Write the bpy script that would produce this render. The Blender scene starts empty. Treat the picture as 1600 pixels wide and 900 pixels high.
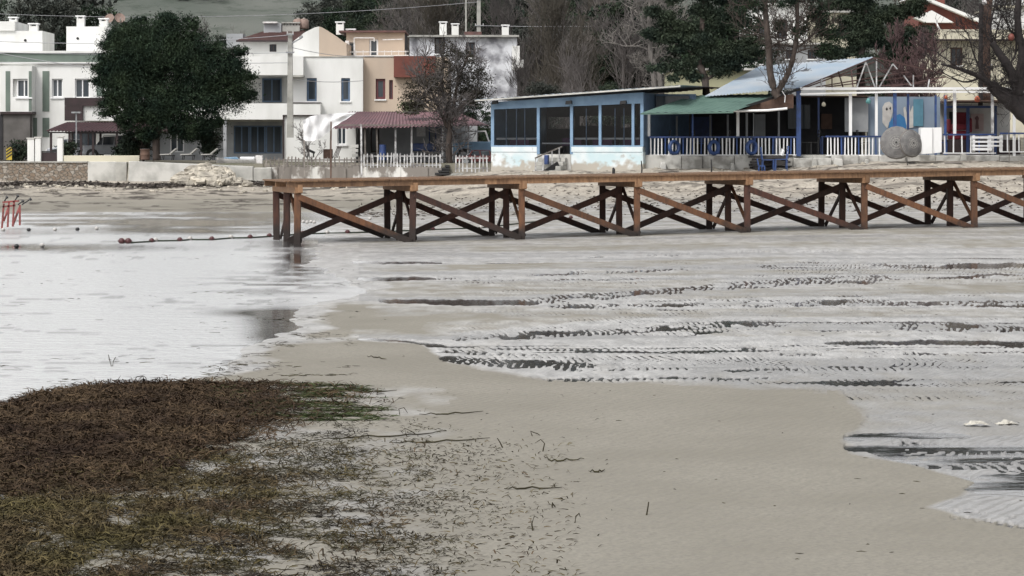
import bpy, math, random
import numpy as np
from mathutils import Vector, Matrix
S = bpy.context.scene
COL = S.collection
R = math.radians
# ------------------------------------------------------------------ camera
F_PX, H, HY = 4040.0, 2.45, 228.0
cam = bpy.data.cameras.new('camera'); co = bpy.data.objects.new('camera', cam); COL.objects.link(co)
co.location = (0, 0, H); co.rotation_euler = (R(90), 0, 0)
cam.sensor_width = 36; cam.lens = 36*F_PX/1600; cam.shift_y = -(450-HY)/1600
cam.clip_start = .5; cam.clip_end = 3000
S.camera = co
# ------------------------------------------------------------------ sky, sun, exposure
SUN_EL, SUN_AZ = 52, 215          # azimuth: clockwise from +Y
w = bpy.data.worlds.new('World'); S.world = w; w.use_nodes = True
nt = w.node_tree; nt.nodes.clear()
sky = nt.nodes.new('ShaderNodeTexSky'); sky.sky_type = 'NISHITA'; sky.sun_disc = False
sky.sun_elevation = R(SUN_EL); sky.sun_rotation = R(SUN_AZ); sky.air_density = 1.0; sky.dust_density = 4.0
hs = nt.nodes.new('ShaderNodeHueSaturation'); hs.inputs['Saturation'].default_value = .13
bg = nt.nodes.new('ShaderNodeBackground'); bg.inputs['Strength'].default_value = .14
wo = nt.nodes.new('ShaderNodeOutputWorld')
nt.links.new(sky.outputs[0], hs.inputs['Color']); nt.links.new(hs.outputs[0], bg.inputs[0]); nt.links.new(bg.outputs[0], wo.inputs[0])
sl = bpy.data.lights.new('sun', 'SUN'); sl.energy = 1.1; sl.angle = R(14); sl.color = (1, .965, .92)
so = bpy.data.objects.new('sun', sl); COL.objects.link(so)
sd = Vector((math.sin(R(SUN_AZ))*math.cos(R(SUN_EL)), math.cos(R(SUN_AZ))*math.cos(R(SUN_EL)), math.sin(R(SUN_EL))))
so.rotation_euler = sd.to_track_quat('Z', 'Y').to_euler()
S.view_settings.view_transform = 'Standard'; S.view_settings.look = 'None'
S.view_settings.exposure = 0.55; S.view_settings.gamma = 1; S.view_settings.use_curve_mapping = False
S.render.engine = 'CYCLES'; S.cycles.max_bounces = 5; S.cycles.transparent_max_bounces = 8
S.cycles.use_denoising = True
# ------------------------------------------------------------------ helpers
def X(px, Y): return (px-800)*Y/F_PX
def Zp(py, Y): return H-(py-HY)*Y/F_PX
def P(px, py, Y): return Vector((X(px, Y), Y, Zp(py, Y)))
WORG = {}
def worg(o): return WORG.get(o.name, Vector((0, 0, 0)))
def tag(o, label=None, cat=None, group=None, kind=None):
    if label: o['label'] = label
    if cat: o['category'] = cat
    if group: o['group'] = group
    if kind: o['kind'] = kind
    return o
def thing(name, loc, label, cat, group=None):
    o = bpy.data.objects.new(name, None); COL.objects.link(o); o.location = loc; o.empty_display_size = .2
    WORG[o.name] = Vector(loc); return tag(o, label, cat, group)
def fast(name, V, F, mat, parent=None, org=None, smooth=False, W=None):
    """one mesh object from numpy arrays (all faces same size)"""
    V = np.asarray(V, dtype=np.float64); F = np.asarray(F, dtype=np.int32)
    if org is None:
        org = worg(parent) if parent is not None else Vector((float((V[:,0].min()+V[:,0].max())/2), float((V[:,1].min()+V[:,1].max())/2), float(V[:,2].min())))
    V = V - np.array(org)
    me = bpy.data.meshes.new(name); n = F.shape[1]
    me.vertices.add(len(V)); me.vertices.foreach_set('co', V.astype(np.float32).ravel())
    me.loops.add(F.size); me.loops.foreach_set('vertex_index', F.ravel())
    me.polygons.add(len(F)); me.polygons.foreach_set('loop_start', np.arange(0, F.size, n, dtype=np.int32))
    try: me.polygons.foreach_set('loop_total', np.full(len(F), n, dtype=np.int32))
    except Exception: pass
    if smooth: me.polygons.foreach_set('use_smooth', np.ones(len(F), dtype=bool))
    me.update(calc_edges=True)
    if mat: me.materials.append(mat)
    o = bpy.data.objects.new(name, me); COL.objects.link(o)
    WORG[o.name] = Vector(org)
    if parent is not None:
        o.parent = parent; o.location = Vector(org)-worg(parent)
    else: o.location = org
    return o
def copy_tree(o, parent=None):
    c = o.copy(); COL.objects.link(c)
    if parent is not None: c.parent = parent
    for ch in o.children: copy_tree(ch, c)
    return c
class Fr:
    """a facade plane: u along it, v into it, z up; pixel readings become u and z"""
    def __init__(s, pa, Ya, pb=None, Yb=None):
        if pb is None: pb, Yb = pa+100, Ya
        s.A = Vector((X(pa, Ya), Ya)); B = Vector((X(pb, Yb), Yb)); s.e = (B-s.A).normalized(); s.n = Vector((-s.e.y, s.e.x))
    def t(s, px):
        k = (px-800)/F_PX      # A+e u = t (k,1)
        # u e.x - t k = -A.x ; u e.y - t = -A.y
        u = (s.A.x-k*s.A.y)/(k*s.e.y-s.e.x); return u, s.A.y+u*s.e.y
    def U(s, px): return s.t(px)[0]
    def Z(s, py, px=None, v=0):
        if px is None: Y = s.A.y
        else: Y = s.t(px)[1]
        return Zp(py, Y+v)
    def W(s, p): q = s.A+s.e*p[0]+s.n*p[1]; return (q.x, q.y, p[2])
class MB:
    def __init__(s, fr=None): s.v = []; s.f = []; s.fr = fr
    def pt(s, *p):
        for q in p: s.v.append(s.fr.W(q) if s.fr else tuple(q))
    def face(s, pts):
        n = len(s.v); s.pt(*pts); s.f.append(tuple(range(n, n+len(pts)))); return s
    def box(s, a0, a1, b0, b1, c0, c1):
        n = len(s.v); s.pt((a0,b0,c0),(a1,b0,c0),(a1,b1,c0),(a0,b1,c0),(a0,b0,c1),(a1,b0,c1),(a1,b1,c1),(a0,b1,c1))
        for q in ((0,3,2,1),(4,5,6,7),(0,1,5,4),(1,2,6,5),(2,3,7,6),(3,0,4,7)): s.f.append(tuple(n+i for i in q))
        return s
    def pbox(s, px0, px1, py0, py1, v0, v1):   # pixel rectangle on the facade, depth v0..v1
        m = (px0+px1)/2; return s.box(s.fr.U(px0), s.fr.U(px1), v0, v1, s.fr.Z(py1, m), s.fr.Z(py0, m))
    def prism(s, poly, v0, v1):                # poly: (u,z) outline
        n = len(s.v); k = len(poly)
        s.pt(*[(u, v0, z) for u, z in poly]); s.pt(*[(u, v1, z) for u, z in poly])
        s.f.append(tuple(range(n, n+k))); s.f.append(tuple(range(n+2*k-1, n+k-1, -1)))
        for i in range(k): j = (i+1) % k; s.f.append((n+i, n+k+i, n+k+j, n+j))
        return s
    def beam(s, p, q, w, h=None, up=(0,0,1)):
        h = h or w
        if s.fr: p = s.fr.W(p); q = s.fr.W(q)
        p = Vector(p); q = Vector(q); d = (q-p).normalized(); up = Vector(up)
        if abs(d.dot(up)) > .98: up = Vector((0,1,0))
        a = d.cross(up).normalized(); b = a.cross(d).normalized()
        n = len(s.v)
        for e in (p, q):
            for i, j in ((-1,-1),(1,-1),(1,1),(-1,1)): s.v.append(tuple(e+a*(i*w/2)+b*(j*h/2)))
        for f in ((0,3,2,1),(4,5,6,7),(0,1,5,4),(1,2,6,5),(2,3,7,6),(3,0,4,7)): s.f.append(tuple(n+i for i in f))
        return s
    def tube(s, pts, r, k=8):
        if s.fr: pts = [s.fr.W(p) for p in pts]
        pts = [Vector(p) for p in pts]
        rs = r if isinstance(r, (list, tuple)) else [r]*len(pts)
        n = len(s.v)
        for i, p in enumerate(pts):
            d = (pts[min(i+1, len(pts)-1)]-pts[max(i-1, 0)]).normalized()
            up = Vector((0,0,1)) if abs(d.z) < .95 else Vector((0,1,0))
            a = d.cross(up).normalized(); b = a.cross(d)
            for j in range(k):
                t = 2*math.pi*j/k; s.v.append(tuple(p+(a*math.cos(t)+b*math.sin(t))*rs[i]))
        for i in range(len(pts)-1):
            for j in range(k):
                j2 = (j+1) % k; s.f.append((n+i*k+j, n+(i+1)*k+j, n+(i+1)*k+j2, n+i*k+j2))
        s.f.append(tuple(n+j for j in range(k))); m = n+(len(pts)-1)*k; s.f.append(tuple(m+k-1-j for j in range(k)))
        return s
    def lathe(s, c, prof, k=14):               # prof: (r, z) about vertical axis through c
        n = len(s.v); cx, cy, cz = (s.fr.W(c) if s.fr else c)
        for r, z in prof:
            for j in range(k): t = 2*math.pi*j/k; s.v.append((cx+r*math.cos(t), cy+r*math.sin(t), cz+z))
        for i in range(len(prof)-1):
            for j in range(k): j2 = (j+1) % k; s.f.append((n+i*k+j, n+i*k+j2, n+(i+1)*k+j2, n+(i+1)*k+j))
        s.f.append(tuple(n+k-1-j for j in range(k))); m = n+(len(prof)-1)*k; s.f.append(tuple(m+j for j in range(k)))
        return s
    def ball(s, c, r, k=12, sq=1):
        c = s.fr.W(c) if s.fr else c; f = s.fr; s.fr = None
        s.lathe(c, [(r*math.cos(t), r*sq*math.sin(t)) for t in [(-.49+i*.98/7)*math.pi for i in range(8)]], k); s.fr = f; return s
    def wall(s, u0, u1, z0, z1, v0, v1, holes):
        us = sorted({u0, u1, *[min(max(h[i], u0), u1) for h in holes for i in (0, 1)]}); zs = sorted({z0, z1, *[min(max(h[i], z0), z1) for h in holes for i in (2, 3)]})
        def solid(i, j):
            if i < 0 or j < 0 or i >= len(us)-1 or j >= len(zs)-1: return False
            cu = (us[i]+us[i+1])/2; cz = (zs[j]+zs[j+1])/2
            return not any(h[0] < cu < h[1] and h[2] < cz < h[3] for h in holes)
        for i in range(len(us)-1):
            for j in range(len(zs)-1):
                if not solid(i, j): continue
                a, b, c, d = us[i], us[i+1], zs[j], zs[j+1]
                s.face([(a,v0,c),(b,v0,c),(b,v0,d),(a,v0,d)]); s.face([(a,v1,c),(a,v1,d),(b,v1,d),(b,v1,c)])
                if not solid(i-1, j): s.face([(a,v0,c),(a,v0,d),(a,v1,d),(a,v1,c)])
                if not solid(i+1, j): s.face([(b,v0,c),(b,v1,c),(b,v1,d),(b,v0,d)])
                if not solid(i, j-1): s.face([(a,v0,c),(a,v1,c),(b,v1,c),(b,v0,c)])
                if not solid(i, j+1): s.face([(a,v0,d),(b,v0,d),(b,v1,d),(a,v1,d)])
        return s
    def corr(s, p00, p10, p11, p01, waves, amp=.02, m=6, th=.0, jag=0):
        """corrugated sheet through four corners; ridges run from the 0 side to the 1 side"""
        if s.fr: p00, p10, p11, p01 = [s.fr.W(p) for p in (p00, p10, p11, p01)]
        p00, p10, p11, p01 = map(Vector, (p00, p10, p11, p01))
        nrm = (p10-p00).cross(p01-p00).normalized()
        if nrm.z < 0: nrm = -nrm
        nu = int(waves*m); n0 = len(s.v)
        rng = random.Random(int(waves*7))
        jj = [rng.uniform(-jag, jag) for _ in range(nu//m+2)]
        for j, tj in enumerate((0, .33, .67, 1)):
            for i in range(nu+1):
                t = i/nu; a = p00.lerp(p10, t); b = p01.lerp(p11, t); e = (b-a)
                q = tj
                if j == 0: q -= jj[i//m]
                s.v.append(tuple(a+e*q+nrm*(amp*math.sin(2*math.pi*i/m)+.4*amp*math.sin(i*.13+j))))
        for j in range(3):
            for i in range(nu): k = n0+j*(nu+1)+i; s.f.append((k, k+1, k+nu+2, k+nu+1))
        return s
    def build(s, name, mat, parent=None, org=None, smooth=False, bevel=0):
        V = np.array(s.v)
        if org is None:
            org = worg(parent) if parent is not None else Vector(((V[:,0].min()+V[:,0].max())/2, (V[:,1].min()+V[:,1].max())/2, V[:,2].min()))
        org = Vector([float(c) for c in org])
        me = bpy.data.meshes.new(name); me.from_pydata([tuple(Vector(v)-org) for v in s.v], [], s.f)
        if smooth: me.polygons.foreach_set('use_smooth', [True]*len(me.polygons))
        me.update(); me.materials.append(mat)
        o = bpy.data.objects.new(name, me); COL.objects.link(o); WORG[o.name] = org
        if parent is not None: o.parent = parent; o.location = org-worg(parent)
        else: o.location = org
        if bevel:
            m = o.modifiers.new('bevel', 'BEVEL'); m.width = bevel; m.segments = 2; m.limit_method = 'ANGLE'
        return o
# ------------------------------------------------------------------ numpy noise
def _h(ix, iy, seed):
    n = (ix.astype(np.int64)*374761393+iy.astype(np.int64)*668265263+seed*974711) & 0x7fffffff
    n = (n ^ (n >> 13))*1274126177 & 0x7fffffff
    return ((n ^ (n >> 16)) & 0xffff)/65535.0
def vn(x, y, seed=0):
    ix = np.floor(x); iy = np.floor(y); fx = x-ix; fy = y-iy; fx = fx*fx*(3-2*fx); fy = fy*fy*(3-2*fy)
    ix = ix.astype(np.int64); iy = iy.astype(np.int64)
    a = _h(ix, iy, seed); b = _h(ix+1, iy, seed); c = _h(ix, iy+1, seed); d = _h(ix+1, iy+1, seed)
    return (a*(1-fx)+b*fx)*(1-fy)+(c*(1-fx)+d*fx)*fy
def fbm(x, y, seed=0, o=3):
    s = 0; a = .5; t = 0
    for i in range(o): s = s+a*vn(x*2**i, y*2**i, seed+i*17); t += a; a *= .5
    return s/t
def ss(a, b, x): t = np.clip((x-a)/(b-a), 0, 1); return t*t*(3-2*t)
# ------------------------------------------------------------------ materials
MATS = {}
def nmat(name):
    m = bpy.data.materials.new(name); m.use_nodes = True; t = m.node_tree
    return m, t, t.nodes['Principled BSDF']
def mat(name, c, rough=.8, c2=None, scale=3, lo=.35, hi=.7, bump=0, bscale=None, metal=0, detail=5, stretch=None, rnd=0, spec=None, island=0):
    if name in MATS: return MATS[name]
    m, t, b = nmat(name); L = t.links.new
    b.inputs['Roughness'].default_value = rough; b.inputs['Metallic'].default_value = metal
    if spec is not None: b.inputs['Specular IOR Level'].default_value = spec
    tc = t.nodes.new('ShaderNodeTexCoord'); vec = tc.outputs['Object']
    if stretch:
        mp = t.nodes.new('ShaderNodeMapping'); mp.inputs['Scale'].default_value = stretch; L(vec, mp.inputs[0]); vec = mp.outputs[0]
    col = None
    nz = t.nodes.new('ShaderNodeTexNoise'); nz.inputs['Scale'].default_value = scale; nz.inputs['Detail'].default_value = detail; L(vec, nz.inputs['Vector'])
    mr = t.nodes.new('ShaderNodeMapRange'); mr.inputs[1].default_value = lo; mr.inputs[2].default_value = hi; L(nz.outputs[0], mr.inputs[0])
    mx = t.nodes.new('ShaderNodeMix'); mx.data_type = 'RGBA'; L(mr.outputs[0], mx.inputs[0])
    c2 = c2 or tuple(v*.8 for v in c)
    mx.inputs[6].default_value = (*c, 1); mx.inputs[7].default_value = (*c2, 1); col = mx.outputs[2]
    if rnd or island:
        if island:
            g = t.nodes.new('ShaderNodeNewGeometry'); src = g.outputs['Random Per Island']; am = island
        else:
            g = t.nodes.new('ShaderNodeObjectInfo'); src = g.outputs['Random']; am = rnd
        hsv = t.nodes.new('ShaderNodeHueSaturation'); mm = t.nodes.new('ShaderNodeMapRange')
        mm.inputs[3].default_value = 1-am; mm.inputs[4].default_value = 1+am; L(src, mm.inputs[0]); L(mm.outputs[0], hsv.inputs['Value']); L(col, hsv.inputs['Color']); col = hsv.outputs[0]
    L(col, b.inputs['Base Color'])
    if bump:
        n2 = t.nodes.new('ShaderNodeTexNoise'); n2.inputs['Scale'].default_value = bscale or scale*4; n2.inputs['Detail'].default_value = 4; L(vec, n2.inputs['Vector'])
        bp = t.nodes.new('ShaderNodeBump'); bp.inputs['Strength'].default_value = bump; bp.inputs['Distance'].default_value = .03; L(n2.outputs[0], bp.inputs['Height']); L(bp.outputs[0], b.inputs['Normal'])
    MATS[name] = m; return m
WHITE = mat('white_render', (.74,.74,.72), .85, (.60,.60,.57), 1.1, .4, .75, .15, 12, stretch=(1,1,.35))
WHITE2 = mat('white_paint', (.78,.78,.78), .6, (.70,.70,.69), 2, .5, .8)
BEIGE = mat('beige_render', (.52,.42,.33), .85, (.44,.36,.29), .9, bump=.15, stretch=(1,1,.4))
GREEN_R = mat('sage_render', (.155,.195,.165), .85, (.12,.15,.13), 1.5)
CREAM = mat('cream_render', (.62,.58,.45), .85, (.48,.45,.36), 1.0)
YELLOW = mat('yellow_render', (.36,.35,.22), .85, (.38,.38,.26), 1.2)
GREYW = mat('grey_render', (.36,.37,.38), .85, (.24,.25,.26), 1.3)
CONC = mat('concrete', (.42,.41,.38), .9, (.25,.25,.23), 2.0, bump=.4, bscale=14)
CONCL = mat('pale_concrete', (.54,.53,.50), .9, (.26,.26,.24), 1.3, .42, .72, .3, 12)
GLASS = mat('dark_window_glass', (.035,.045,.055), .07, (.09,.10,.11), .8, stretch=(3,3,.3))
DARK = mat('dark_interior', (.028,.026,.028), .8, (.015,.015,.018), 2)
DARKB = mat('dark_brown_metal', (.035,.018,.02), .5, (.02,.012,.012), 3)
BLUE = mat('blue_paint', (.04,.09,.27), .5, (.032,.06,.15), 4, rnd=.15)
DBLUE = mat('dark_blue_paint', (.03,.06,.19), .5, (.02,.04,.1), 4, rnd=.15)
LBLUE = mat('light_blue_paint', (.20,.31,.44), .6, (.15,.24,.36), 3, bump=.1)
BFRAME = mat('blue_grey_frame', (.10,.16,.25), .5, (.07,.11,.17), 4)
RFRAME = mat('dark_red_frame', (.11,.035,.038), .55, (.12,.03,.035), 4)
REDWALL = mat('red_brown_wall', (.17,.055,.04), .85, (.12,.04,.03), 1.5, bump=.2)
TILE = mat('maroon_roof_tile', (.075,.032,.036), .7, (.045,.022,.026), 3, bump=.5, bscale=9)
TILER = mat('red_roof_tile', (.13,.065,.058), .75, (.08,.045,.042), 4, bump=.5, bscale=10)
TILEM = mat('faded_maroon_sheet', (.20,.105,.115), .6, (.13,.075,.085), 2.2, bump=.2)
BLUSHEET = mat('pale_blue_sheet', (.33,.41,.49), .55, (.44,.47,.50), .8, .35, .7, .15)
GRNSHEET = mat('green_tarpaulin', (.10,.17,.14), .6, (.065,.12,.10), 1.2, bump=.2)
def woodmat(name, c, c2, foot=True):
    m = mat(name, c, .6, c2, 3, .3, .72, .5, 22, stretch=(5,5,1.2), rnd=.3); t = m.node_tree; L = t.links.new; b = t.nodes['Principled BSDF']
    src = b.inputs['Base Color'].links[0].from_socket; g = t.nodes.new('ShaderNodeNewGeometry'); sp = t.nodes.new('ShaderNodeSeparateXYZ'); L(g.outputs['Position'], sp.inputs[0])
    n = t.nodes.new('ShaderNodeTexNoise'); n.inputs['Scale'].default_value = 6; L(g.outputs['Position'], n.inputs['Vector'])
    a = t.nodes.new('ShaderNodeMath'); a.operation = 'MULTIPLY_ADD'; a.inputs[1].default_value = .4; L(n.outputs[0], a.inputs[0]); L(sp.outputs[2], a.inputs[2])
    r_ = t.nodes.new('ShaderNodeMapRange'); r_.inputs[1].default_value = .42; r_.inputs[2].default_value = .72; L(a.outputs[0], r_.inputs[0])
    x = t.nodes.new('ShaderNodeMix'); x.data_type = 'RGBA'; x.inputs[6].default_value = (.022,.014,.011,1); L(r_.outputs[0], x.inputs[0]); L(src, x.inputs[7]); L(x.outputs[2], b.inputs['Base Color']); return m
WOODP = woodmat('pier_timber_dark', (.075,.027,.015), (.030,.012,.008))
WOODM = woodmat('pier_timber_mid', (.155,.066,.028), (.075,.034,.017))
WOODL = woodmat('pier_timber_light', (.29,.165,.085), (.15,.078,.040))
WOODG = mat('weathered_grey_wood', (.22,.20,.18), .9, (.12,.105,.095), 5, bump=.4, rnd=.3)
WOODB = mat('brown_wood', (.12,.07,.05), .8, (.07,.04,.03), 5, bump=.3)
PICK = mat('worn_white_picket', (.55,.55,.55), .8, (.22,.21,.21), 4, .42, .62, rnd=.25)
BLACK = mat('black_paint', (.015,.015,.016), .5)
METAL = mat('galvanised_metal', (.35,.36,.37), .45, (.22,.23,.24), 6, metal=.4)
TARP = mat('white_tarpaulin', (.80,.80,.80), .7, (.70,.70,.71), 3, bump=.4, bscale=6)
RUST = mat('rusty_red_steel', (.27,.055,.05), .6, (.12,.04,.035), 9)
MAROON = mat('maroon_plastic', (.065,.018,.02), .45, (.07,.02,.022), 12)
WPLAST = mat('white_plastic', (.72,.71,.70), .4, (.55,.52,.5), 12)
CLAY = mat('pinkish_dish', (.26,.185,.155), .7, (.17,.12,.10), 7)
RED = mat('dark_red_fabric', (.17,.02,.03), .9)
ORANGE = mat('orange_plastic', (.45,.11,.05), .5)
AQUA = mat('aqua_glass', (.16,.42,.42), .3)
SIGNY = mat('yellow_sign', (.5,.36,.04), .6)
ROPE = mat('dark_wet_rope', (.035,.045,.03), .8)
CARS = mat('silver_car_paint', (.35,.37,.40), .3); CARB = mat('light_blue_car_paint', (.20,.33,.46), .35, (.15,.26,.38), 4)
CARR = mat('dark_red_car_paint', (.10,.02,.02), .35)
RUBBER = mat('black_rubber', (.02,.02,.02), .7)
BARK = mat('brown_bark', (.085,.065,.055), .95, (.04,.032,.028), 8, bump=.8, stretch=(2,2,.5))
BARKP = mat('pale_bark', (.22,.20,.18), .95, (.13,.12,.11), 6, bump=.6, stretch=(2,2,.4))
BARKD = mat('dark_bark', (.028,.022,.022), .95, (.015,.013,.013), 8, bump=.6)
TWIG = mat('grey_twigs', (.14,.125,.12), .95, (.062,.055,.053), .35, rnd=.25)
TWIGP = mat('pale_twigs', (.21,.19,.175), .95, (.11,.10,.09), .35)
TWIGB = mat('brown_twigs', (.085,.072,.058), .95, (.045,.042,.032), .35)
TWIGR = mat('reddish_twigs', (.14,.085,.085), .95, (.08,.05,.05), .8)
def leafmat(name, c, c2, isl=.45, rnd=.15):
    m, t, b = nmat(name); L = t.links.new
    b.inputs['Roughness'].default_value = .8; b.inputs['Specular IOR Level'].default_value = .12
    tc = t.nodes.new('ShaderNodeTexCoord'); nz = t.nodes.new('ShaderNodeTexNoise'); nz.inputs['Scale'].default_value = 1.1; nz.inputs['Detail'].default_value = 3; L(tc.outputs['Object'], nz.inputs['Vector'])
    mr = t.nodes.new('ShaderNodeMapRange'); mr.inputs[1].default_value = .35; mr.inputs[2].default_value = .68; L(nz.outputs[0], mr.inputs[0])
    mx = t.nodes.new('ShaderNodeMix'); mx.data_type = 'RGBA'; mx.inputs[6].default_value = (*c, 1); mx.inputs[7].default_value = (*c2, 1); L(mr.outputs[0], mx.inputs[0])
    g = t.nodes.new('ShaderNodeNewGeometry'); oi = t.nodes.new('ShaderNodeObjectInfo')
    a = t.nodes.new('ShaderNodeMapRange'); a.inputs[3].default_value = 1-isl; a.inputs[4].default_value = 1+isl; L(g.outputs['Random Per Island'], a.inputs[0])
    o = t.nodes.new('ShaderNodeMapRange'); o.inputs[3].default_value = 1-rnd; o.inputs[4].default_value = 1+rnd; L(oi.outputs['Random'], o.inputs[0])
    mu = t.nodes.new('ShaderNodeMath'); mu.operation = 'MULTIPLY'; L(a.outputs[0], mu.inputs[0]); L(o.outputs[0], mu.inputs[1])
    hv = t.nodes.new('ShaderNodeHueSaturation'); L(mu.outputs[0], hv.inputs['Value']); L(mx.outputs[2], hv.inputs['Color']); L(hv.outputs[0], b.inputs['Base Color'])
    MATS[name] = m; return m
LPINE = leafmat('pine_needles', (.011,.021,.015), (.032,.048,.026), .6)
LDARK = leafmat('dark_evergreen_leaves', (.018,.028,.022), (.050,.064,.040))
LGREY = leafmat('greygreen_leaves', (.038,.045,.040), (.060,.062,.052))
LOLIVE = leafmat('olive_leaves', (.06,.075,.04), (.09,.095,.06))
LBRN = leafmat('brown_green_leaves', (.030,.032,.022), (.050,.042,.032))
# stone wall: voronoi stones with mortar
def stonemat():
    m, t, b = nmat('rubble_stone'); L = t.links.new; b.inputs['Roughness'].default_value = .9
    tc = t.nodes.new('ShaderNodeTexCoord'); mp = t.nodes.new('ShaderNodeMapping'); mp.inputs['Scale'].default_value = (1, 1, 1.4); L(tc.outputs['Object'], mp.inputs[0])
    v = t.nodes.new('ShaderNodeTexVoronoi'); v.inputs['Scale'].default_value = 5.6; L(mp.outputs[0], v.inputs['Vector'])
    v2 = t.nodes.new('ShaderNodeTexVoronoi'); v2.feature = 'DISTANCE_TO_EDGE'; v2.inputs['Scale'].default_value = 5.6; L(mp.outputs[0], v2.inputs['Vector'])
    r = t.nodes.new('ShaderNodeValToRGB'); r.color_ramp.elements[0].color = (.22,.18,.14,1); r.color_ramp.elements[1].color = (.34,.31,.27,1)
    e = r.color_ramp.elements.new(.5); e.color = (.20,.15,.11,1)
    sx = t.nodes.new('ShaderNodeSeparateColor'); L(v.outputs['Color'], sx.inputs[0]); L(sx.outputs[0], r.inputs[0])
    mr = t.nodes.new('ShaderNodeMapRange'); mr.inputs[1].default_value = .01; mr.inputs[2].default_value = .07; L(v2.outputs[0], mr.inputs[0])
    mx = t.nodes.new('ShaderNodeMix'); mx.data_type = 'RGBA'; mx.inputs[6].default_value = (.24,.225,.20,1); L(mr.outputs[0], mx.inputs[0]); L(r.outputs[0], mx.inputs[7]); L(mx.outputs[2], b.inputs['Base Color'])
    bp = t.nodes.new('ShaderNodeBump'); bp.inputs['Distance'].default_value = .05; L(mr.outputs[0], bp.inputs['Height']); L(bp.outputs[0], b.inputs['Normal'])
    return m
STONE = stonemat()
# peeling aqua over white for the pavilion's plinth
def peelmat():
    m, t, b = nmat('peeling_aqua_wall'); L = t.links.new; b.inputs['Roughness'].default_value = .85
    tc = t.nodes.new('ShaderNodeTexCoord')
    def nz(s, lo, hi, st=(1,1,1)):
        mp = t.nodes.new('ShaderNodeMapping'); mp.inputs['Scale'].default_value = st; L(tc.outputs['Object'], mp.inputs[0])
        n = t.nodes.new('ShaderNodeTexNoise'); n.inputs['Scale'].default_value = s; n.inputs['Detail'].default_value = 6; L(mp.outputs[0], n.inputs['Vector'])
        r = t.nodes.new('ShaderNodeMapRange'); r.inputs[1].default_value = lo; r.inputs[2].default_value = hi; L(n.outputs[0], r.inputs[0]); return r.outputs[0]
    def mix(f, a, c):
        x = t.nodes.new('ShaderNodeMix'); x.data_type = 'RGBA'; L(f, x.inputs[0])
        if isinstance(a, tuple): x.inputs[6].default_value = (*a, 1)
        else: L(a, x.inputs[6])
        x.inputs[7].default_value = (*c, 1); return x.outputs[2]
    c = mix(nz(.9, .48, .62), (.66,.70,.71), (.50,.62,.65)); c = mix(nz(3, .62, .75), c, (.36,.35,.32))
    # damp dirt along the foot
    sp = t.nodes.new('ShaderNodeSeparateXYZ'); L(tc.outputs['Object'], sp.inputs[0])
    n = t.nodes.new('ShaderNodeTexNoise'); n.inputs['Scale'].default_value = 2.5; L(tc.outputs['Object'], n.inputs['Vector'])
    ad = t.nodes.new('ShaderNodeMath'); ad.operation = 'SUBTRACT'; L(n.outputs[0], ad.inputs[0]); L(sp.outputs[2], ad.inputs[1])
    r = t.nodes.new('ShaderNodeMapRange'); r.inputs[1].default_value = .22; r.inputs[2].default_value = .38; L(ad.outputs[0], r.inputs[0])
    c = mix(r.outputs[0], c, (.40,.37,.32)); L(c, b.inputs['Base Color']); return m
PEEL = peelmat()
def seeglass():
    m, t, b = nmat('clear_window_glass'); L = t.links.new; t.nodes.remove(b)
    o = t.nodes['Material Output']; tr = t.nodes.new('ShaderNodeBsdfTransparent'); tr.inputs[0].default_value = (.78,.80,.82,1)
    gl = t.nodes.new('ShaderNodeBsdfGlossy'); gl.inputs['Roughness'].default_value = .06; gl.inputs[0].default_value = (.9,.9,.9,1)
    fr = t.nodes.new('ShaderNodeFresnel'); fr.inputs[0].default_value = 1.5; mx = t.nodes.new('ShaderNodeMixShader')
    L(fr.outputs[0], mx.inputs[0]); L(tr.outputs[0], mx.inputs[1]); L(gl.outputs[0], mx.inputs[2]); L(mx.outputs[0], o.inputs[0]); return m
CLEAR = seeglass()
# ------------------------------------------------------------------ ground sheet
def px_of(Xa, Ya): return 800+Xa*F_PX/Ya
PXS = np.concatenate([np.linspace(-6500, -500, 14)[:-1], np.linspace(-500, -20, 50)[:-1], np.arange(-20, 1621, 1.55), np.linspace(1621, 2100, 50)[1:], np.linspace(2100, 8100, 14)[1:]])
PYS = np.concatenate([np.linspace(1500, 915, 25)[:-1], np.arange(915, 560, -1.7), np.arange(560, 396, -.8)])
YS = np.concatenate([9898/(PYS-228), np.linspace(9898/(396-228), 90, 125), np.linspace(90, 109.6, 130)[1:], np.linspace(109.6, 118, 20)[1:], np.geomspace(118, 1100, 70)[1:]])
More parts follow.
